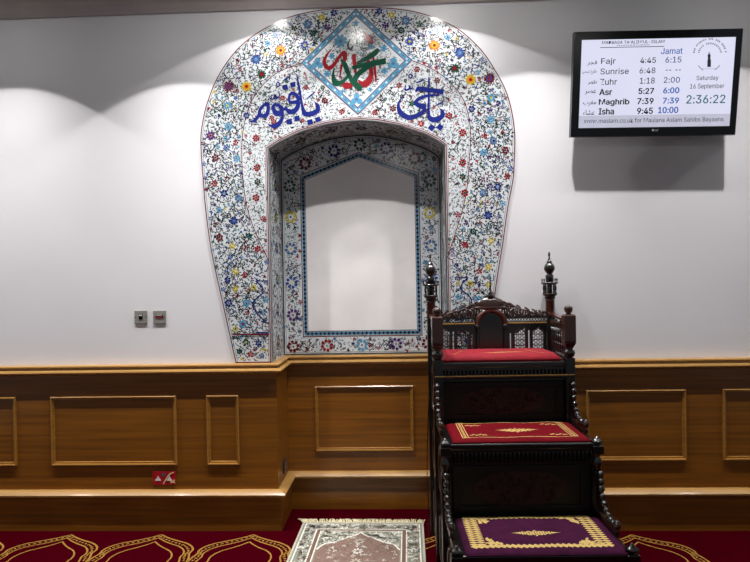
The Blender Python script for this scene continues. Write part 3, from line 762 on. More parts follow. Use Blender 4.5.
# red plate under the long panel
a = at(153, 471, YF); b = at(176, 484.5, YF); cx, cz = (a.x+b.x)/2, (a.z+b.z)/2; w2, h2 = (b.x-a.x)/2, (a.z-b.z)/2
t = empty('notice_plate', (cx, YF, cz)); tag(t, 'small red plate on the oak panelling with two pale figures and a diagonal bar', 'sign')
bm = bmesh.new(); box(bm, -w2, -.008, -h2, w2, -.0005, h2, bev=.002); obj('backing', bm, M['redplastic'], t)
def pict(name, pts, m, y=-.0092):
    bm = bmesh.new(); vs = [bm.verts.new((x*w2, y, z*h2)) for x, z in pts]; bm.faces.new(vs); thicken(bm, .0008); return obj(name, bm, M[m], t)
for x0, s_ in ((-.52, 1), (.48, .95)):
    pict('pale_figure', [(x0-.26*s_, -.38), (x0+.26*s_, -.38), (x0+.24*s_, -.2), (x0+.12*s_, .0), (x0+.05, .12), (x0+.05, .32), (x0-.05, .32), (x0-.05, .12), (x0-.13*s_, 0), (x0-.24*s_, -.2)], 'whiteprint')
pict('dark_symbol', [(-.2, .35), (-.02, .2), (.12, .35), (.14, .65), (.02, .8), (-.2, .75)], 'ink_grey')
pict('diagonal_bar', [(-.12, -.85), (0, -.85), (.30, 0), (.62, .62), (.9, .8), (.82, .92), (.5, .72), (.2, .1)], 'beige', -.0105)
pict('star_mark', [(.55, -.75), (.62, -.5), (.5, -.35), (.75, -.35), (.95, -.15), (.95, -.45), (.98, -.75), (.8, -.65)], 'beige', -.0105)

# ------------------------------------------------------------------ rug in front of the niche
RG = {'base': (182, 180, 164), 'grey': (136, 136, 122), 'rose': (132, 108, 98), 'cream': (226, 224, 214), 'brown': (116, 92, 80), 'dark': (86, 88, 80)}
RK = list(RG); RM = [mat('rug_'+k, srgb(*RG[k]), .9, .1, noise=((120, 120, 120), .3)) for k in RK]
RI = {k: i for i, k in enumerate(RK)}
ra, rb_ = atz(303, 524), atz(423.5, 524); wr = (rb_-ra).length
rug = empty('prayer_rug', ((ra+rb_)/2).to_tuple(), math.atan2(-.026-.0, 1.0)*.55)
rug.location.z = .0035
tag(rug, 'small pale prayer rug with rose field and cream fringe lying in front of the niche', 'rug')
L_ = 1.15; hwr = wr/2
bm = bmesh.new(); box(bm, -hwr, -L_, 0, hwr, 0, .007, RI['base'], .002)
me = bpy.data.meshes.new('t'); bm.to_mesh(me); bm.free()
rg = Inlay(lambda a, b, l: (a, b, .0072+.0003*l)); rg.bm.from_mesh(me)
def rrect(a, c, l): rg.poly([(-hwr+a, -L_+a), (hwr-a, -L_+a), (hwr-a, -a), (-hwr+a, -a)], RI[c], l)
rrect(.012, 'grey', 0); rrect(.024, 'cream', 1); rrect(.032, 'grey', 2); rrect(.105, 'cream', 3); rrect(.113, 'brown', 4); rrect(.135, 'cream', 5); rrect(.142, 'grey', 6)
fw = hwr-.15
arc = smoothpts([(-fw, -.40), (-fw*.86, -.33), (-fw*.62, -.30), (-fw*.35, -.245), (-fw*.12, -.20), (0, -.155)], 4)
archp = arc+[(-x, y) for x, y in arc[::-1]][1:]
rg.poly([(-fw, -L_+.15)]+archp+[(fw, -L_+.15)], RI['rose'], 8)
rg.ribbon([(x, y, .012) for x, y in archp], RI['cream'], 9)
def rdeco(x0, x1, y0, y1, n, cols, r, l):
    for _ in range(n):
        x, y = random.uniform(x0, x1), random.uniform(y0, y1); c = random.choice(cols); q = random.uniform(*r); tt = random.random()*6
        for k in range(random.choice((2, 3, 4))): rg.ell(x+q*.7*math.cos(tt+k*1.6), y+q*.7*math.sin(tt+k*1.6), q*.7, q*.32, tt+k*1.6, RI[c], l, 6)
for s_ in (-1, 1):
    a, b = sorted((s_*(hwr-.037), s_*(hwr-.10))); rdeco(a, b, -L_+.04, -.04, 230, ['cream', 'cream', 'rose', 'dark', 'base'], (.008, .016), 7)
rdeco(-hwr+.04, hwr-.04, -.10, -.037, 150, ['cream', 'cream', 'rose', 'dark', 'base'], (.008, .016), 7)
rdeco(-fw, fw, -.34, -.15, 260, ['cream', 'cream', 'cream', 'base', 'dark'], (.008, .018), 7)
def rfield():
    for _ in range(420):
        x, y = random.uniform(-fw+.02, fw-.02), random.uniform(-L_+.17, -.22)
        if not inside((x, y-.0), [(-fw, -L_+.15)]+archp+[(fw, -L_+.15)]): continue
        q = random.uniform(.006, .014); tt = random.random()*6; c = random.choice(['brown', 'base', 'brown', 'cream', 'dark', 'grey'])
        for k in range(3): rg.ell(x+q*.7*math.cos(tt+k*2.1), y+q*.7*math.sin(tt+k*2.1), q*.6, q*.3, tt+k*2.1, RI[c], 10, 6)
rfield()
for k in range(7):
    for j in range(8): rg.ell(.022*math.cos(j*PI/4), -.29-.13*k+.026*math.sin(j*PI/4), .013, .006, j*PI/4, RI['cream' if k % 2 else 'base'], 11, 6)
obj('rug_pile', rg.bm, RM, rug)
bm = bmesh.new()
for e, yy in ((1, 0), (-1, -L_)):
    n = 130
    for k in range(n):
        x = -hwr+(2*hwr)*k/(n-1); l = .056+random.uniform(-.008, .012); dx = random.uniform(-.022, .012)-(.055*(1-k/26) if k < 26 else 0)+(.012 if k > n-10 else 0)
        tube(bm, [(x, yy, .004), (x+dx*.4, yy+e*l*.5, .007+random.uniform(0, .006)), (x+dx, yy+e*l, .003)], [.0035, .004, .0028], 5)
tag(obj('fringe', bm, M['fringe'], rug), kind='stuff')

# ------------------------------------------------------------------ minbar (stepped pulpit)
mc = Vector(((at(429, 300, -.1).x+at(549, 300, -.1).x)/2+.012, -.085, 0))
mb = empty('minbar', mc.to_tuple(), .029)
tag(mb, 'tall dark carved wooden pulpit with three carpeted steps standing right of the niche', 'pulpit')
W = .37
Z1, Z2, Z3 = .41, .775, 1.12
Y0, Y1, Y2, Y3 = 0., -.375, -.775, -1.18      # back, top front, middle front, bottom front
wd, rw, mw = M['walnut'], M['redwood'], M['midwood']
for nm, z0, z1, ya, yb in (('bottom_step', .0, Z1, Y2, Y3), ('middle_step', .0, Z2, Y1, Y2), ('top_step', 0., Z3, Y0-.02, Y1)):
    bm = bmesh.new()
    box(bm, -W+.02, yb+.02, z0+.01, W-.02, ya, z1-.03, bev=.003)
    st = obj(nm, bm, M['riserwood'], mb)
    bm = bmesh.new(); box(bm, -W-.008, yb-.012, z1-.03, W+.008, ya+.0, z1, bev=.006); obj('tread', bm, wd, st)
    # riser frame and carved medallion
    zl = {'bottom_step': .03, 'middle_step': Z1+.02, 'top_step': Z2+.02}[nm]; zh = z1-.115
    bm = bmesh.new(); y = yb+.02
    for x0, x1, q0, q1 in ((-W+.03, W-.03, zl, zl+.03), (-W+.03, W-.03, zh-.03, zh), (-W+.03, -W+.075, zl+.03, zh-.03), (W-.075, W-.03, zl+.03, zh-.03)): box(bm, x0, y-.01, q0, x1, y, q1, bev=.002)
    obj('riser_frame', bm, M['riserwood'], st)
    bm = bmesh.new(); cz = (zl+zh)/2; hh = (zh-zl)/2-.045
    oq = [(.235*math.cos(2*PI*k/28), cz+(hh+.02)*math.sin(2*PI*k/28)) for k in range(28)]
    fill(bm, oq, lambda a, b: (a, y-.004, b), 0, lambda a, b: (a, y+.002, b))
    for k in range(46):
        t = random.random()*6; rr_ = math.sqrt(random.random()); x = .21*rr_*math.cos(t); z = cz+hh*rr_*math.sin(t)
        q = []
        for i in range(7): q.append((x+.016*(1-i*.11)*math.cos(t+i*.8), y-.005, z+.016*(1-i*.11)*math.sin(t+i*.8)))
        tube(bm, q, .0032, 5)
    obj('carved_panel', bm, M['carvedred'], st)
    # apron: pierced valance under the tread edge
    bm = bmesh.new(); box(bm, -W+.01, yb-.004, z1-.045, W-.01, yb+.004, z1-.03)
    box(bm, -W+.01, yb-.004, z1-.105, W-.01, yb+.006, z1-.092)
    n = 34
    for k in range(n):
        x = -W+.022+(2*W-.044)*k/(n-1)
        lathe(bm, x, yb+.002, [(.003, z1-.095), (.007, z1-.085), (.003, z1-.075), (.008, z1-.062), (.004, z1-.052), (.006, z1-.043)], 6)
        tube(bm, [(x-.011, yb+.002, z1-.046), (x, yb+.002, z1-.07), (x+.011, yb+.002, z1-.046)], .0025, 4)
    obj('valance', bm, wd, st)
# gilt line under the top apron
bm = bmesh.new(); box(bm, -W-.018, Y1-.03, Z3-.083, W+.018, Y1+.01, Z3-.070, bev=.002); 
g = obj('gilt_moulding', bm, M['midwood'], mb)
bm = bmesh.new(); box(bm, -W-.018, Y1-.0325, Z3-.0745, W+.018, Y1-.0295, Z3-.070); obj('gilt_edge', bm, M['gilt'], g)
# side panels with stepped outline, plus arched frames
for s_ in (-1, 1):
    x0, x1 = (s_*W, s_*(W-.022))
    pts = [(Y0, 0), (Y3+.02, 0), (Y3+.02, Z1-.035), (Y2, Z1-.035), (Y2, Z2-.035), (Y1, Z2-.035), (Y1, Z3-.035), (Y0, Z3-.035)]
    bm = bmesh.new(); fill(bm, pts, lambda a, b: (x0, a, b), 0, lambda a, b: (x1, a, b))
    sp = obj('side_panel', bm, wd, mb)
    bm = bmesh.new()
    for ya, yb, z1 in ((Y0, Y1, Z3), (Y1, Y2, Z2), (Y2, Y3, Z1)):
        for za in ((.06,) if z1 == Z1 else ((.06, Z1+.03) if z1 == Z2 else (.06, Z1+.03, Z2+.03))):
            zb = za+.27; yc = (ya+yb)/2; hw_ = .15; q = [(yc-hw_, za), (yc-hw_, zb-.10)]+[(yc-hw_*math.cos(t), zb-.10+.10*math.sin(t)) for t in (.4, .8, 1.2, PI/2, 1.94, 2.34, 2.74)]+[(yc+hw_, zb-.10), (yc+hw_, za), (yc-hw_, za)]
            tube(bm, [(s_*(W+.002), a, b) for a, b in q], .008, 6)
    obj('side_moulding', bm, mw, sp)
def newel(x, y, z1, name='newel_post', top=True):
    bm = bmesh.new(); b_ = .022
    box(bm, x-b_, y-b_, 0, x+b_, y+b_, z1-.12, bev=.003)
    lathe(bm, x, y, [(.02, z1-.12), (.014, z1-.105), (.024, z1-.085), (.024, z1-.07), (.013, z1-.055), (.013, z1-.045), (.022, z1-.035)], 14)
    box(bm, x-.026, y-.026, z1-.036, x+.026, y+.026, z1+.006, bev=.003)
    lathe(bm, x, y, [(.012, z1+.005), (.010, z1+.010), (.026, z1+.018), (.030, z1+.024), (.022, z1+.030), (.008, z1+.042), (.003, z1+.05)], 14)
    return obj(name, bm, wd, mb)
for s_ in (-1, 1):
    newel(s_*(W+.004), Y3, Z1-.005); newel(s_*(W+.004), Y2, Z2-.02)
    # top front post with a square red block and ball
    bm = bmesh.new(); x, y = s_*(W-.002), Y1+.0; b_ = .026
    box(bm, x-b_, y-b_, 0, x+b_, y+b_, Z3+.02, bev=.003)
    lathe(bm, x, y, [(.018, Z3+.02), (.028, Z3+.032), (.033, Z3+.046), (.030, Z3+.058), (.02, Z3+.066), (.02, Z3+.072), (.026, Z3+.078)], 16)
    pst = obj('top_post', bm, wd, mb)
    bm = bmesh.new(); lathe(bm, x, y, [(.018, Z3+.078), (.03, Z3+.10), (.031, Z3+.115), (.031, Z3+.255), (.026, Z3+.262)], sq=True); obj('post_block', bm, rw, pst)
    bm = bmesh.new(); zt_ = Z3+.262
    lathe(bm, x, y, [(.015, zt_), (.013, zt_+.008), (.020, zt_+.014), (.024, zt_+.026), (.024, zt_+.036), (.018, zt_+.046), (.008, zt_+.051)], 16); obj('ball_finial', bm, mw, pst)
    # armrest: sloping top rail, lower rail, lattice
    ar_ = empty('armrest'); ar_.parent = mb
    bm = bmesh.new(); zf, zb_ = Z3+.225, Z3+.245; xa = s_*(W-.002)
    def beam(ya, za, yb, zb, h, w_):
        vs = [bm.verts.new((xa+sx*w_/2, y_, z_+sz*h/2)) for (y_, z_) in ((ya, za), (yb, zb)) for sx in (-1, 1) for sz in (-1, 1)]
        for q in ((0, 1, 3, 2), (4, 6, 7, 5), (0, 4, 5, 1), (2, 3, 7, 6), (0, 2, 6, 4), (1, 5, 7, 3)): bm.faces.new([vs[i] for i in q])
    beam(Y1+.02, zf, Y0-.02, zb_, .014, .036); recalc(bm); obj('arm_rail', bm, M['redwood'], ar_)
    bm = bmesh.new(); beam(Y1+.02, zf-.045, Y0-.02, zb_-.045, .034, .02); recalc(bm); obj('arm_board', bm, mw, ar_)
    bm = bmesh.new()
    for k in range(4): lathe(bm, xa, Y1+.07+k*.08, [(.005, zf-.03), (.008, zf-.018), (.005, zf-.006)], 8)
    n = 9
    for k in range(n):
        y_ = Y1+.04+k*.038
        lathe(bm, xa, y_, [(.007, Z3), (.004, Z3+.02), (.008, Z3+.05), (.004, Z3+.08), (.009, Z3+.10), (.004, Z3+.13), (.007, zf-.06)], 8)
        for j in range(4): tube(bm, [(xa, y_-.019, Z3+.03+j*.036), (xa, y_, Z3+.048+j*.036), (xa, y_+.019, Z3+.03+j*.036)], .003, 4)
    obj('arm_lattice', bm, wd, ar_)
    # curving beaded brackets beside each riser
    for za, yb0, yb1 in ((Z2, Y1, Y2), (Z1, Y2, Y3)):
        x_ = s_*(W+.006)
        q = smoothpts([(yb0-.035, za+.235), (yb0-.045, za+.19), (yb0-.055, za+.13), (yb0-.085, za+.08), (yb0-.14, za+.05), (yb0-.20, za+.045), (yb0-.25, za+.065)], 8)
        bm = bmesh.new(); L = 0; pts = []; rad = []
        for i, (a, b) in enumerate(q):
            if i: L += math.hypot(a-q[i-1][0], b-q[i-1][1])
        # resample for beads
        cumq = [0]
        for i in range(1, len(q)): cumq.append(cumq[-1]+math.hypot(q[i][0]-q[i-1][0], q[i][1]-q[i-1][1]))
        N = 90
        for k in range(N+1):
            s2 = cumq[-1]*k/N; i = min(max(j for j in range(len(q)) if cumq[j] <= s2+1e-9), len(q)-2)
            f = (s2-cumq[i])/(cumq[i+1]-cumq[i]); pts.append((x_, q[i][0]+(q[i+1][0]-q[i][0])*f, q[i][1]+(q[i+1][1]-q[i][1])*f))
            rad.append(.006+.0105*abs(math.sin(PI*k/9.)))
        tube(bm, pts, rad, 10)
        br = obj('scroll_bracket', bm, wd, mb)
        bm = bmesh.new(); box(bm, x_-.009, yb0-.245, za-.0, x_+.009, yb0-.02, za+.028, bev=.004)
        lathe(bm, x_, yb0-.24, [(.010, za+.03), (.016, za+.045), (.016, za+.06), (.006, za+.07)], 12)
        obj('bracket_base', bm, mw, br)
    # back post with minaret finial
    bm = bmesh.new(); x = s_*W; y = Y0-.0
    box(bm, x-.026, y-.026, 0, x+.026, y+.026, Z3+.23, bev=.003)
    mp_ = obj('back_post', bm, wd, mb); z = lambda v: 1.6-(v-279.5)/600*3.76     # photo rows to height
    bm = bmesh.new(); zz = [z(v) for v in (325, 303, 301.6, 299, 297)]
    lathe(bm, x, y, [(.027, Z3+.22), (.028, zz[1]-.01), (.031, zz[1])], 18); obj('minaret_shaft', bm, rw, mp_)
    bm = bmesh.new(); zg = z(297)
    lathe(bm, x, y, [(.022, z(303)), (.036, z(301.6)), (.030, z(300.5)), (.044, z(298.5)), (.046, z(297)), (.020, z(297)+.001)], 18)
    for k in range(8):
        t = 2*PI*(k+.5)/8; cx_, cy_ = x+.037*math.cos(t), y+.037*math.sin(t)
        lathe(bm, cx_, cy_, [(.005, z(297)), (.003, z(295)), (.006, z(292)), (.003, z(289)), (.005, z(287.6))], 8)
    lathe(bm, x, y, [(.018, z(297)), (.015, z(292)), (.018, z(287.5))], 14)
    lathe(bm, x, y, [(.040, z(288)), (.052, z(287.2)), (.052, z(286.2)), (.02, z(285.8))], 18)
    for k in range(6):
        t = 2*PI*k/6; lathe(bm, x+.046*math.cos(t), y+.046*math.sin(t), [(.005, z(286.3)), (.003, z(285)), (.006, z(283.4)), (.001, z(281.8))], 6)
    obj('gallery', bm, wd, mp_)
    bm = bmesh.new()
    lathe(bm, x, y, [(.024, z(286)), (.025, z(279.5)), (.020, z(278.5)), (.016, z(277.5)), (.024, z(276)), (.033, z(273.5)), (.033, z(271)), (.024, z(268)), (.015, z(266.8)), (.019, z(266)), (.012, z(264.8)), (.005, z(262.5)), (.004, z(260)), (.009, z(259)), (.005, z(257.8)), (.007, z(256.9)), (.001, z(255.6))], 18)
    obj('spire', bm, wd, mp_)
# backrest: pierced panels, frieze, gilt rail, central arch, openwork crest, dome
bk_ = empty('backrest'); bk_.parent = mb
zr = lambda v: 1.6-(v-279)/600*3.765
yB = Y0+.0
z0, z1 = Z3, zr(334)
zf_ = z1+.03
for s_ in (-1, 1):
    bm = bmesh.new()
    def bar(a, b, c=Z3, d=None): box(bm, min(s_*a, s_*b), yB-.009, c, max(s_*a, s_*b), yB+.009, zf_ if d is None else d)
    bar(.095, .116); bar(.124, .146); bar(.212, .230); bar(.240, .258); bar(.326, .341)
    bar(.09, .36, Z3-.01, Z3+.03)
    for xa_, xb_ in ((.146, .212), (.258, .326)):
        n = 5; cw = (xb_-xa_)/n
        for k in range(n+1):
            x = s_*(xa_+cw*k)
            q = [(x+s_*cw*.34*math.sin(i*PI/2+k*PI), yB, Z3+.03+i*.0052) for i in range(28)]
            tube(bm, q, .0026, 5)
        for k in range(4): tube(bm, [(s_*xa_, yB-.004, Z3+.05+k*.034), (s_*xb_, yB-.004, Z3+.05+k*.034)], .0028, 5)
        xm = s_*(xa_+xb_)/2; q = [(s_*xa_, z1-.01), (s_*(xa_+.012), z1+.008), (xm-s_*.012, z1+.012), (xm, z1+.024), (xm+s_*.012, z1+.012), (s_*(xb_-.012), z1+.008), (s_*xb_, z1-.01)]
        tube(bm, [(a, yB-.01, b) for a, b in q], .004, 5)
    obj('pierced_panel', bm, wd, bk_)

# frieze with scalloped lower edge
for s_ in (-1, 1):
    bm = bmesh.new()
    pts = [(s_*.09, zr(325.5)), (s_*.35, zr(325.5)), (s_*.35, z1-.01), (s_*.335, z1+.006), (s_*.305, z1+.014), (s_*.298, z1+.028), (s_*.29, z1+.014), (s_*.26, z1+.006), (s_*.25, z1-.008), (s_*.24, z1+.006), (s_*.215, z1+.014), (s_*.208, z1+.028), (s_*.2, z1+.014), (s_*.175, z1+.006), (s_*.165, z1-.008), (s_*.09, z1-.01)]
    fill(bm, pts, lambda a, b: (a, yB-.008, b), 0, lambda a, b: (a, yB+.008, b))
    obj('frieze', bm, wd, bk_)
for s_ in (-1, 1):
    bm = bmesh.new()
    box(bm, *sorted((s_*.10, s_*.35))[:1], yB-.02, zr(325.6), sorted((s_*.10, s_*.35))[1], yB+.01, zr(324.4), bev=.001)
    obj('gilt_rail', bm, M['gilt'], bk_)
bm = bmesh.new()
box(bm, -.36, yB-.014, zr(325.4)+.004, .36, yB+.012, zr(323.6)); box(bm, -.36, yB-.012, zr(320.6), .36, yB+.010, zr(319.2))
n = 40
for k in range(n):
    x = -.35+.7*k/(n-1); tube(bm, [(x-.009, yB, zr(323.8)), (x, yB, zr(321.9)), (x+.009, yB, zr(320.4))], .0025, 4); tube(bm, [(x+.009, yB, zr(323.8)), (x, yB, zr(321.9)), (x-.009, yB, zr(320.4))], .0025, 4)
obj('lattice_band', bm, wd, bk_)
bm = bmesh.new()
def crest_top(x):
    x = abs(x); return zr(319)+ (zr(304)-zr(319))*max(0, 1-(x-.08)/.28)**.85
def spiral(cx, cz, R_, t0, sgn, turns=1.3, r0=.0062):
    q = []; rd = []
    for i in range(16):
        f = i/15; R2 = R_*(1-.78*f); t = t0+sgn*f*turns*2*PI; q.append((cx+R2*math.cos(t), yB-.002+.004*math.sin(i), cz+R2*math.sin(t))); rd.append(r0*(1-.5*f))
    tube(bm, q, rd, 6)
for s_ in (-1, 1):
    if s_ > 0: bm = bmesh.new()
    for x, R_ in ((.082, .026), (.115, .030), (.160, .034), (.212, .029), (.258, .024), (.298, .019), (.332, .015)):
        if x == .115: spiral(s_*.108, zr(308.5), .024, -PI/2, s_)
        h = crest_top(x)-zr(319); cz = zr(319)+max(R_*.8, h-R_)
        spiral(s_*x, cz, R_, PI/2 if s_ > 0 else PI/2, -s_)
        spiral(s_*(x+.012), zr(319)+R_*.5, R_*.55, -PI/2, s_)
        tube(bm, [(s_*x, yB, cz), (s_*(x+.012), yB, zr(319))], .006, 6)
        tube(bm, [(s_*(x-.02), yB, zr(319)), (s_*(x-.008), yB, cz-.004)], .005, 6)
        lathe(bm, s_*(x+.026), yB, [(.002, cz-.01), (.008, cz+.004), (.006, cz+.014), (.001, cz+.024)], 6)
        for k in range(3): tube(bm, [(s_*(x+.008*k), yB+.003, zr(319)), (s_*(x+.016*k-.012), yB-.005, zr(319)+h*.35), (s_*(x+.01*k-.004), yB, zr(319)+h*.62)], [.005, .0065, .004], 5)
    q = smoothpts([(s_*a, b) for a, b in ((.095, zr(306)), (.13, zr(306.5)), (.18, zr(310.5)), (.23, zr(312.5)), (.28, zr(316)), (.335, zr(317.5)))], 5)
    tube(bm, [(a, yB-.002, b-.006) for a, b in q], .0062, 6)
    box(bm, *((.085, yB-.004, zr(319.6), .345, yB+.004, zr(318.4)) if s_ > 0 else (-.345, yB-.004, zr(319.6), -.085, yB+.004, zr(318.4))))
    obj('openwork_crest', bm, mw, bk_)
# central arch with red-brown moulding over a dark recess
bm = bmesh.new()
zc = zr(326); R1, R2 = .102, .070
prev = None
for k in range(21):
    t = PI*k/20; v = [bm.verts.new((r_*math.cos(t), y_, zc+r_*math.sin(t)*1.0)) for r_, y_ in ((R1, yB-.022), (R1-.012, yB-.034), (R2+.008, yB-.03), (R2, yB-.018), (R2, yB+.01), (R1, yB+.01))]
    if prev:
        for i in range(6): bm.faces.new((prev[i], prev[(i+1) % 6], v[(i+1) % 6], v[i]))
    prev = v
recalc(bm); obj('arch_moulding', bm, rw, bk_, True)
bm = bmesh.new(); q = [(-.10, Z3), (-.10, zc)]+[(-.1*math.cos(PI*k/14), zc+.1*math.sin(PI*k/14)) for k in range(1, 14)]+[(.10, zc), (.10, Z3)]
fill(bm, q, lambda a, b: (a, yB-.010, b), 0, lambda a, b: (a, yB+.010, b)); obj('arch_back', bm, wd, bk_)
bm = bmesh.new()
for s_ in (-1, 1):
    bm = bmesh.new(); lathe(bm, s_*.086, yB-.024, [(.012, Z3+.03), (.009, Z3+.05), (.013, Z3+.08), (.008, Z3+.10), (.011, zc-.02), (.015, zc)], 12)
    obj('arch_column', bm, wd, bk_)
bm = bmesh.new(); n = 28; rings = []
zd = zr(309.5)
for i, (r_, z_) in enumerate(((.094, zd-.010), (.102, zd-.002), (.090, zd+.010), (.090, zd+.020), (.084, zd+.034), (.066, zd+.048), (.040, zd+.060), (.018, zd+.068), (.008, zd+.072))):
    rings.append([bm.verts.new(((r_*(1+(.05 if k % 2 and i > 2 else 0)))*math.cos(2*PI*k/n), yB-.004+.32*r_*math.sin(2*PI*k/n), z_)) for k in range(n)])
for a, b in zip(rings, rings[1:]):
    for i in range(n): bm.faces.new((a[i], a[(i+1) % n], b[(i+1) % n], b[i]))
bm.faces.new(rings[0][::-1]); bm.faces.new(rings[-1]); obj('ribbed_dome', bm, mw, bk_)
bm = bmesh.new(); zt_ = zd+.066
lathe(bm, 0, yB-.004, [(.022, zt_), (.026, zt_+.008), (.012, zt_+.014), (.016, zt_+.022), (.006, zt_+.030), (.0045, zt_+.06), (.007, zt_+.066), (.004, zt_+.074), (.003, zt_+.125), (.001, zt_+.13)], 12)
for k in range(5): spiral((k-2)*.022, zt_-.004-abs(k-2)*.008, .010, k, 1, 1, .004)
obj('dome_finial', bm, wd, bk_)

# ---- textiles lying on the steps: things of their own
def on_minbar(name, label, cat, z):
    t = empty(name, mc.to_tuple(), .029); t.location.z = z; return tag(t, label, cat)
def cloth_mesh(x0, x1, yb, yf, th, dome=0., hang=0., nx=26, ny=16, wob=.002, rnd=.018):
    """rounded slab with soft top; front edge may hang"""
    bm = bmesh.new()
    def hgt(u, v):
        e = min(u*(x1-x0), (1-u)*(x1-x0), v*abs(yf-yb), (1-v)*abs(yf-yb)); k = min(1, e/rnd)
        return th*(.35+.65*math.sqrt(max(0, 1-(1-k)**2)))+dome*math.sin(PI*u)**.5*math.sin(PI*v)**.5 + wob*math.sin(u*17+v*5)*k
    top = [[bm.verts.new((x0+(x1-x0)*i/nx, yb+(yf-yb)*j/ny, hgt(i/nx, j/ny))) for i in range(nx+1)] for j in range(ny+1)]
    for j in range(ny):
        for i in range(nx): f = bm.faces.new((top[j][i], top[j+1][i], top[j+1][i+1], top[j][i+1])); f.smooth = True
    bot = {}
    edge = [(j, 0) for j in range(ny+1)]+[(ny, i) for i in range(1, nx+1)]+[(j, nx) for j in range(ny-1, -1, -1)]+[(0, i) for i in range(nx-1, 0, -1)]
    ev = [top[j][i] for j, i in edge]; lo = [bm.verts.new((v.co.x, v.co.y, .0)) for v in ev]
    n = len(ev)
    for k in range(n): bm.faces.new((ev[k], ev[(k+1) % n], lo[(k+1) % n], lo[k]))
    bm.faces.new(lo); recalc(bm)
    return bm, (lambda x, y: hgt((x-x0)/(x1-x0), (y-yb)/(yf-yb)))
# cushion on the seat
cu = on_minbar('seat_cushion', 'red velvet cushion with gold marks on the top seat of the pulpit', 'cushion', Z3+.0015)
cx0, cx1, cyb, cyf = -.335, .328, Y0-.035, Y1+.01
bm, hf = cloth_mesh(cx0, cx1, cyb, cyf, .036, .004, rnd=.03, wob=.0015); obj('cushion_body', bm, M['velvet'], cu, True)
g = Inlay(lambda a, b, l: (a, b, hf(a, b)+.0015+.0003*l))
def medallion(g, cx, cy, rx, ry, l=0):
    for k in range(-7, 8):
        f = k/7; w_ = (1-abs(f))**.8; q_ = .75+.25*math.cos(k*2.4)
        for j in (-1, 0, 1): g.ell(cx+f*rx, cy+j*ry*(.1+.55*w_)*q_, rx*.062, ry*(.12+.22*w_), .5*j*(-1)**k, 0, l, 8)
    for s_ in (-1, 1):
        g.poly([(cx+s_*rx*.8, cy-ry*.2), (cx+s_*rx*1.35, cy), (cx+s_*rx*.8, cy+ry*.2)], 0, l)
g2 = Inlay(g.mp); medallion(g2, 0.02, (cyb+cyf)/2-.07, .10, .025); obj('gold_medallion', g2.bm, M['thread'], cu)
for x, t_ in ((-.27, 1), (.24, -1)):
    for k in range(9): g.ell(x+t_*k*.008, cyf+.05+k*.018, .009, .0045, t_*1.1+k, 0, 0, 6)
obj('gold_embroidery', g.bm, M['thread'], cu)
# red cloth on the middle step
rc = on_minbar('step_cloth', 'bright red velvet mat with thin gold embroidered border on the middle step', 'mat', Z2+.001)
x0, x1, yb, yf = -.335, .352, Y1-.028, Y2+.0
bm, hf2 = cloth_mesh(x0, x1, yb, yf, .014, .004, wob=.0015); obj('mat_body', bm, M['velvetdark'], rc, True)
g = Inlay(lambda a, b, l: (a, b, hf2(a, b)+.0012+.0003*l))
bx0, bx1, bya, byb = x0+.055, x1-.055, yb-.03, yf+.045
n = 50
for y_, w_ in ((bya, .006), (byb, .006)):
    g.ribbon([(bx0+(bx1-bx0)*i/n, y_+.0015*math.sin(i*1.9), w_) for i in range(n+1)], 0, 0)
for x_ in (bx0, bx1, bx0+.03, bx1-.03):
    g.ribbon([(x_, bya+(byb-bya)*i/20, .004) for i in range(21)], 0, 0)
for s_, xb_ in ((1, bx0+.015), (-1, bx1-.015)):
    for k in range(18): g.ell(xb_, bya+(byb-bya)*(k+.5)/18, .010, .0045, .6*(-1)**k, 0, 1, 6)
g2 = Inlay(g.mp); medallion(g2, .02, (yb+yf)/2-.01, .085, .05); obj('gold_medallion', g2.bm, M['thread'], rc)
for xx in (bx0+.085, bx1-.085):
    for yy in (bya-.05, byb+.045):
        for k in range(7): g.ell(xx+(k-3)*.012, yy+.008*math.sin(k*2), .010, .005, k, 0, 0, 6)
obj('gold_embroidery', g.bm, M['thread'], rc)
# purple mat on the bottom step
pm = on_minbar('step_mat', 'purple velvet mat with broad gold zigzag border on the bottom step', 'mat', Z1+.001)
x0, x1, yb, yf = -.335, .360, Y2-.02, Y3-.02
bm, hf3 = cloth_mesh(x0, x1, yb, yf, .012, .002, wob=.001); obj('mat_body', bm, M['purple'], pm, True)
g = Inlay(lambda a, b, l: (a, b, hf3(a, b)+.0012+.0003*l))
bx0, bx1, bya, byb = x0+.035, x1-.05, yb-.02, yf+.055
n = 25
for y_ in (bya-.005, byb+.012):
    for k in range(n):
        x_ = bx0+(bx1-bx0)*(k+.5)/n; q = (bx1-bx0)/n*.62
        g.poly([(x_-q, y_+.004), (x_-q*.3, y_+.020), (x_+q*.7, y_+.008), (x_+q, y_-.004), (x_+q*.3, y_-.020), (x_-q*.7, y_-.008)], 0, k % 2)
n = 15
for sgn, xs2 in ((1, (bx0+.012, bx0+.045)), (-1, (bx1-.012, bx1-.045))):
    for j, x_ in enumerate(xs2):
        for k in range(n):
            y_ = bya+(byb-bya)*(k+.5)/n; g.poly([(x_-.018, y_+.004), (x_-.004, y_+.010), (x_+.017, y_+.002), (x_+.018, y_-.005), (x_+.004, y_-.010), (x_-.017, y_-.002)], 0, (k+j) % 2)
    xi = bx0+.07 if sgn > 0 else bx1-.07
    for yc, ty in ((bya-.04, 1), (byb+.05, -1)):
        for k in range(26):
            a_, b_ = random.random(), random.random()
            if a_+b_ > 1: a_, b_ = 1-a_, 1-b_
            g.ell(xi+sgn*a_*.075, yc+ty*.02-ty*b_*.07, .011, .006, random.random()*3, 0, 0, 6)
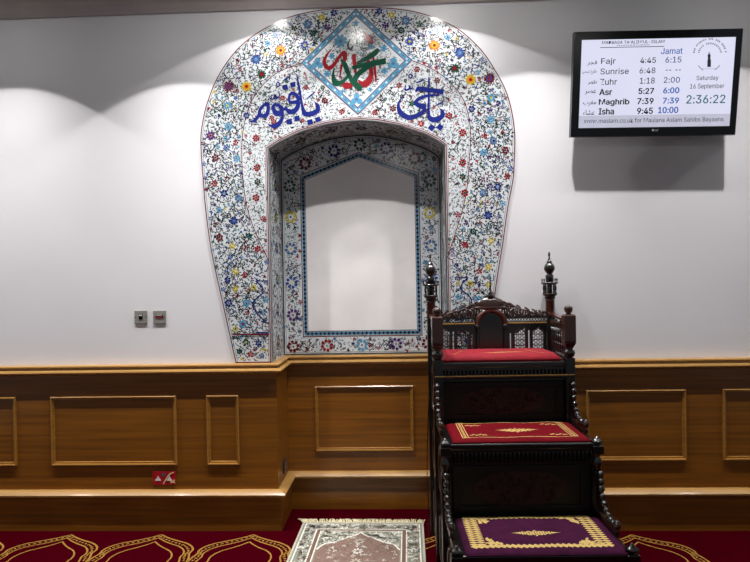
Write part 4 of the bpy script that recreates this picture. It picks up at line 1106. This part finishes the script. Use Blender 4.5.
g2 = Inlay(g.mp); medallion(g2, .01, (yb+yf)/2-.005, .085, .034); obj('gold_medallion', g2.bm, M['thread'], pm)
obj('gold_embroidery', g.bm, M['thread'], pm)
# thin black cable hanging beside the pulpit
bm = bmesh.new()
cb = lambda v, Y: (mc.x-.40-.012*math.sin(v*.03)+Y*-.0, Y, at(428, v, Y).z)
pts = smoothpts([cb(352, -.06), cb(385, -.085), cb(410, -.10), cb(440, -.11), cb(470, -.10), cb(500, -.10), (mc.x-.41, -.14, .012), (mc.x-.42, -.30, .005)], 6)
tube(bm, pts, .0028, 6)
tag(obj('cable', bm, M['black']), 'thin black cable hanging down along the left side of the pulpit', 'cable')

# ------------------------------------------------------------------ light
M['bulb'] = mat('lamp_bulb', (1, .96, .9, 1), .5, .5, emit=48.)
def downlight(x, w, cot, power, rad=.022, n=3.0, col=(1, .98, .96), row=True, drop=.03):
    zb = H+.10-drop
    t = empty('ceiling_downlight', (x, -w, zb))
    tag(t, 'short round ceiling downlight in the row along the niche wall' if row else 'small round ceiling downlight set close above the arch of the niche', 'ceiling light', 'ceiling downlights in the row' if row else 'downlights close above the arch')
    bm = bmesh.new(); q = [(.058, -.012), (.064, -.010), (.066, 0), (.066, drop), (.050, drop), (.048, -.004)]
    rings = [[bm.verts.new((r_*math.cos(2*PI*k/20), r_*math.sin(2*PI*k/20), z_)) for k in range(20)] for r_, z_ in q]
    for a, b in zip(rings, rings[1:]+rings[:1]):
        for k in range(20): bm.faces.new((a[k], a[(k+1) % 20], b[(k+1) % 20], b[k]))
    recalc(bm); obj('housing', bm, M['metal'], t)
    bm = bmesh.new(); lathe(bm, 0, 0, [(.014, -.040), (.030, -.035), (.042, -.022), (.046, -.008), (.046, -.001)], 16); obj('bulb', bm, M['bulb'], t)
    ld = bpy.data.lights.new('downlight_beam', 'SPOT'); o = bpy.data.objects.new('downlight_beam', ld); C.objects.link(o)
    o.location = (x, -w, zb-.043)
    ld.spot_size = 2*math.atan(1/cot); ld.spot_blend = .04; ld.shadow_soft_size = rad; ld.energy = power; ld.color = col
    ld.use_nodes = True; nt = ld.node_tree; em = nt.nodes['Emission']
    tc = nt.nodes.new('ShaderNodeTexCoord'); sx = nt.nodes.new('ShaderNodeSeparateXYZ'); ab = nt.nodes.new('ShaderNodeMath'); ab.operation = 'ABSOLUTE'
    pw = nt.nodes.new('ShaderNodeMath'); pw.operation = 'POWER'; pw.inputs[1].default_value = n
    nt.links.new(tc.outputs['Normal'], sx.inputs[0]); nt.links.new(sx.outputs['Z'], ab.inputs[0]); nt.links.new(ab.outputs[0], pw.inputs[0]); nt.links.new(pw.outputs[0], em.inputs['Strength'])
for x, k in ((-3.65, .9), (-2.50, .95), (-1.37, 1), (-.27, 1), (.87, .9), (2.02, .62), (3.1, .5)): downlight(x, .58, .78, 226*k, n=4.0, drop=.05)
for x in (-.81, .30): downlight(x, .355, .50, 46, n=1.5, row=False)
def area(x, y, z, s, p, col=(1, .97, .94)):
    ld = bpy.data.lights.new('room_lamp', 'AREA'); o = bpy.data.objects.new('room_lamp', ld); C.objects.link(o); o.location = (x, y, z); ld.size = s; ld.energy = p; ld.color = col
for x in (-2.4, 0, 2.4): area(x, -4.8, H+.06, .25, 12)
w = bpy.data.worlds.new('room_ambience'); bpy.context.scene.world = w; w.use_nodes = True
w.node_tree.nodes['Background'].inputs[0].default_value = (.90, .97, 1, 1); w.node_tree.nodes['Background'].inputs[1].default_value = .17
vs = bpy.context.scene.view_settings; vs.view_transform = 'Standard'; vs.look = 'None'; vs.gamma = 1; vs.use_curve_mapping = False; vs.exposure = .1
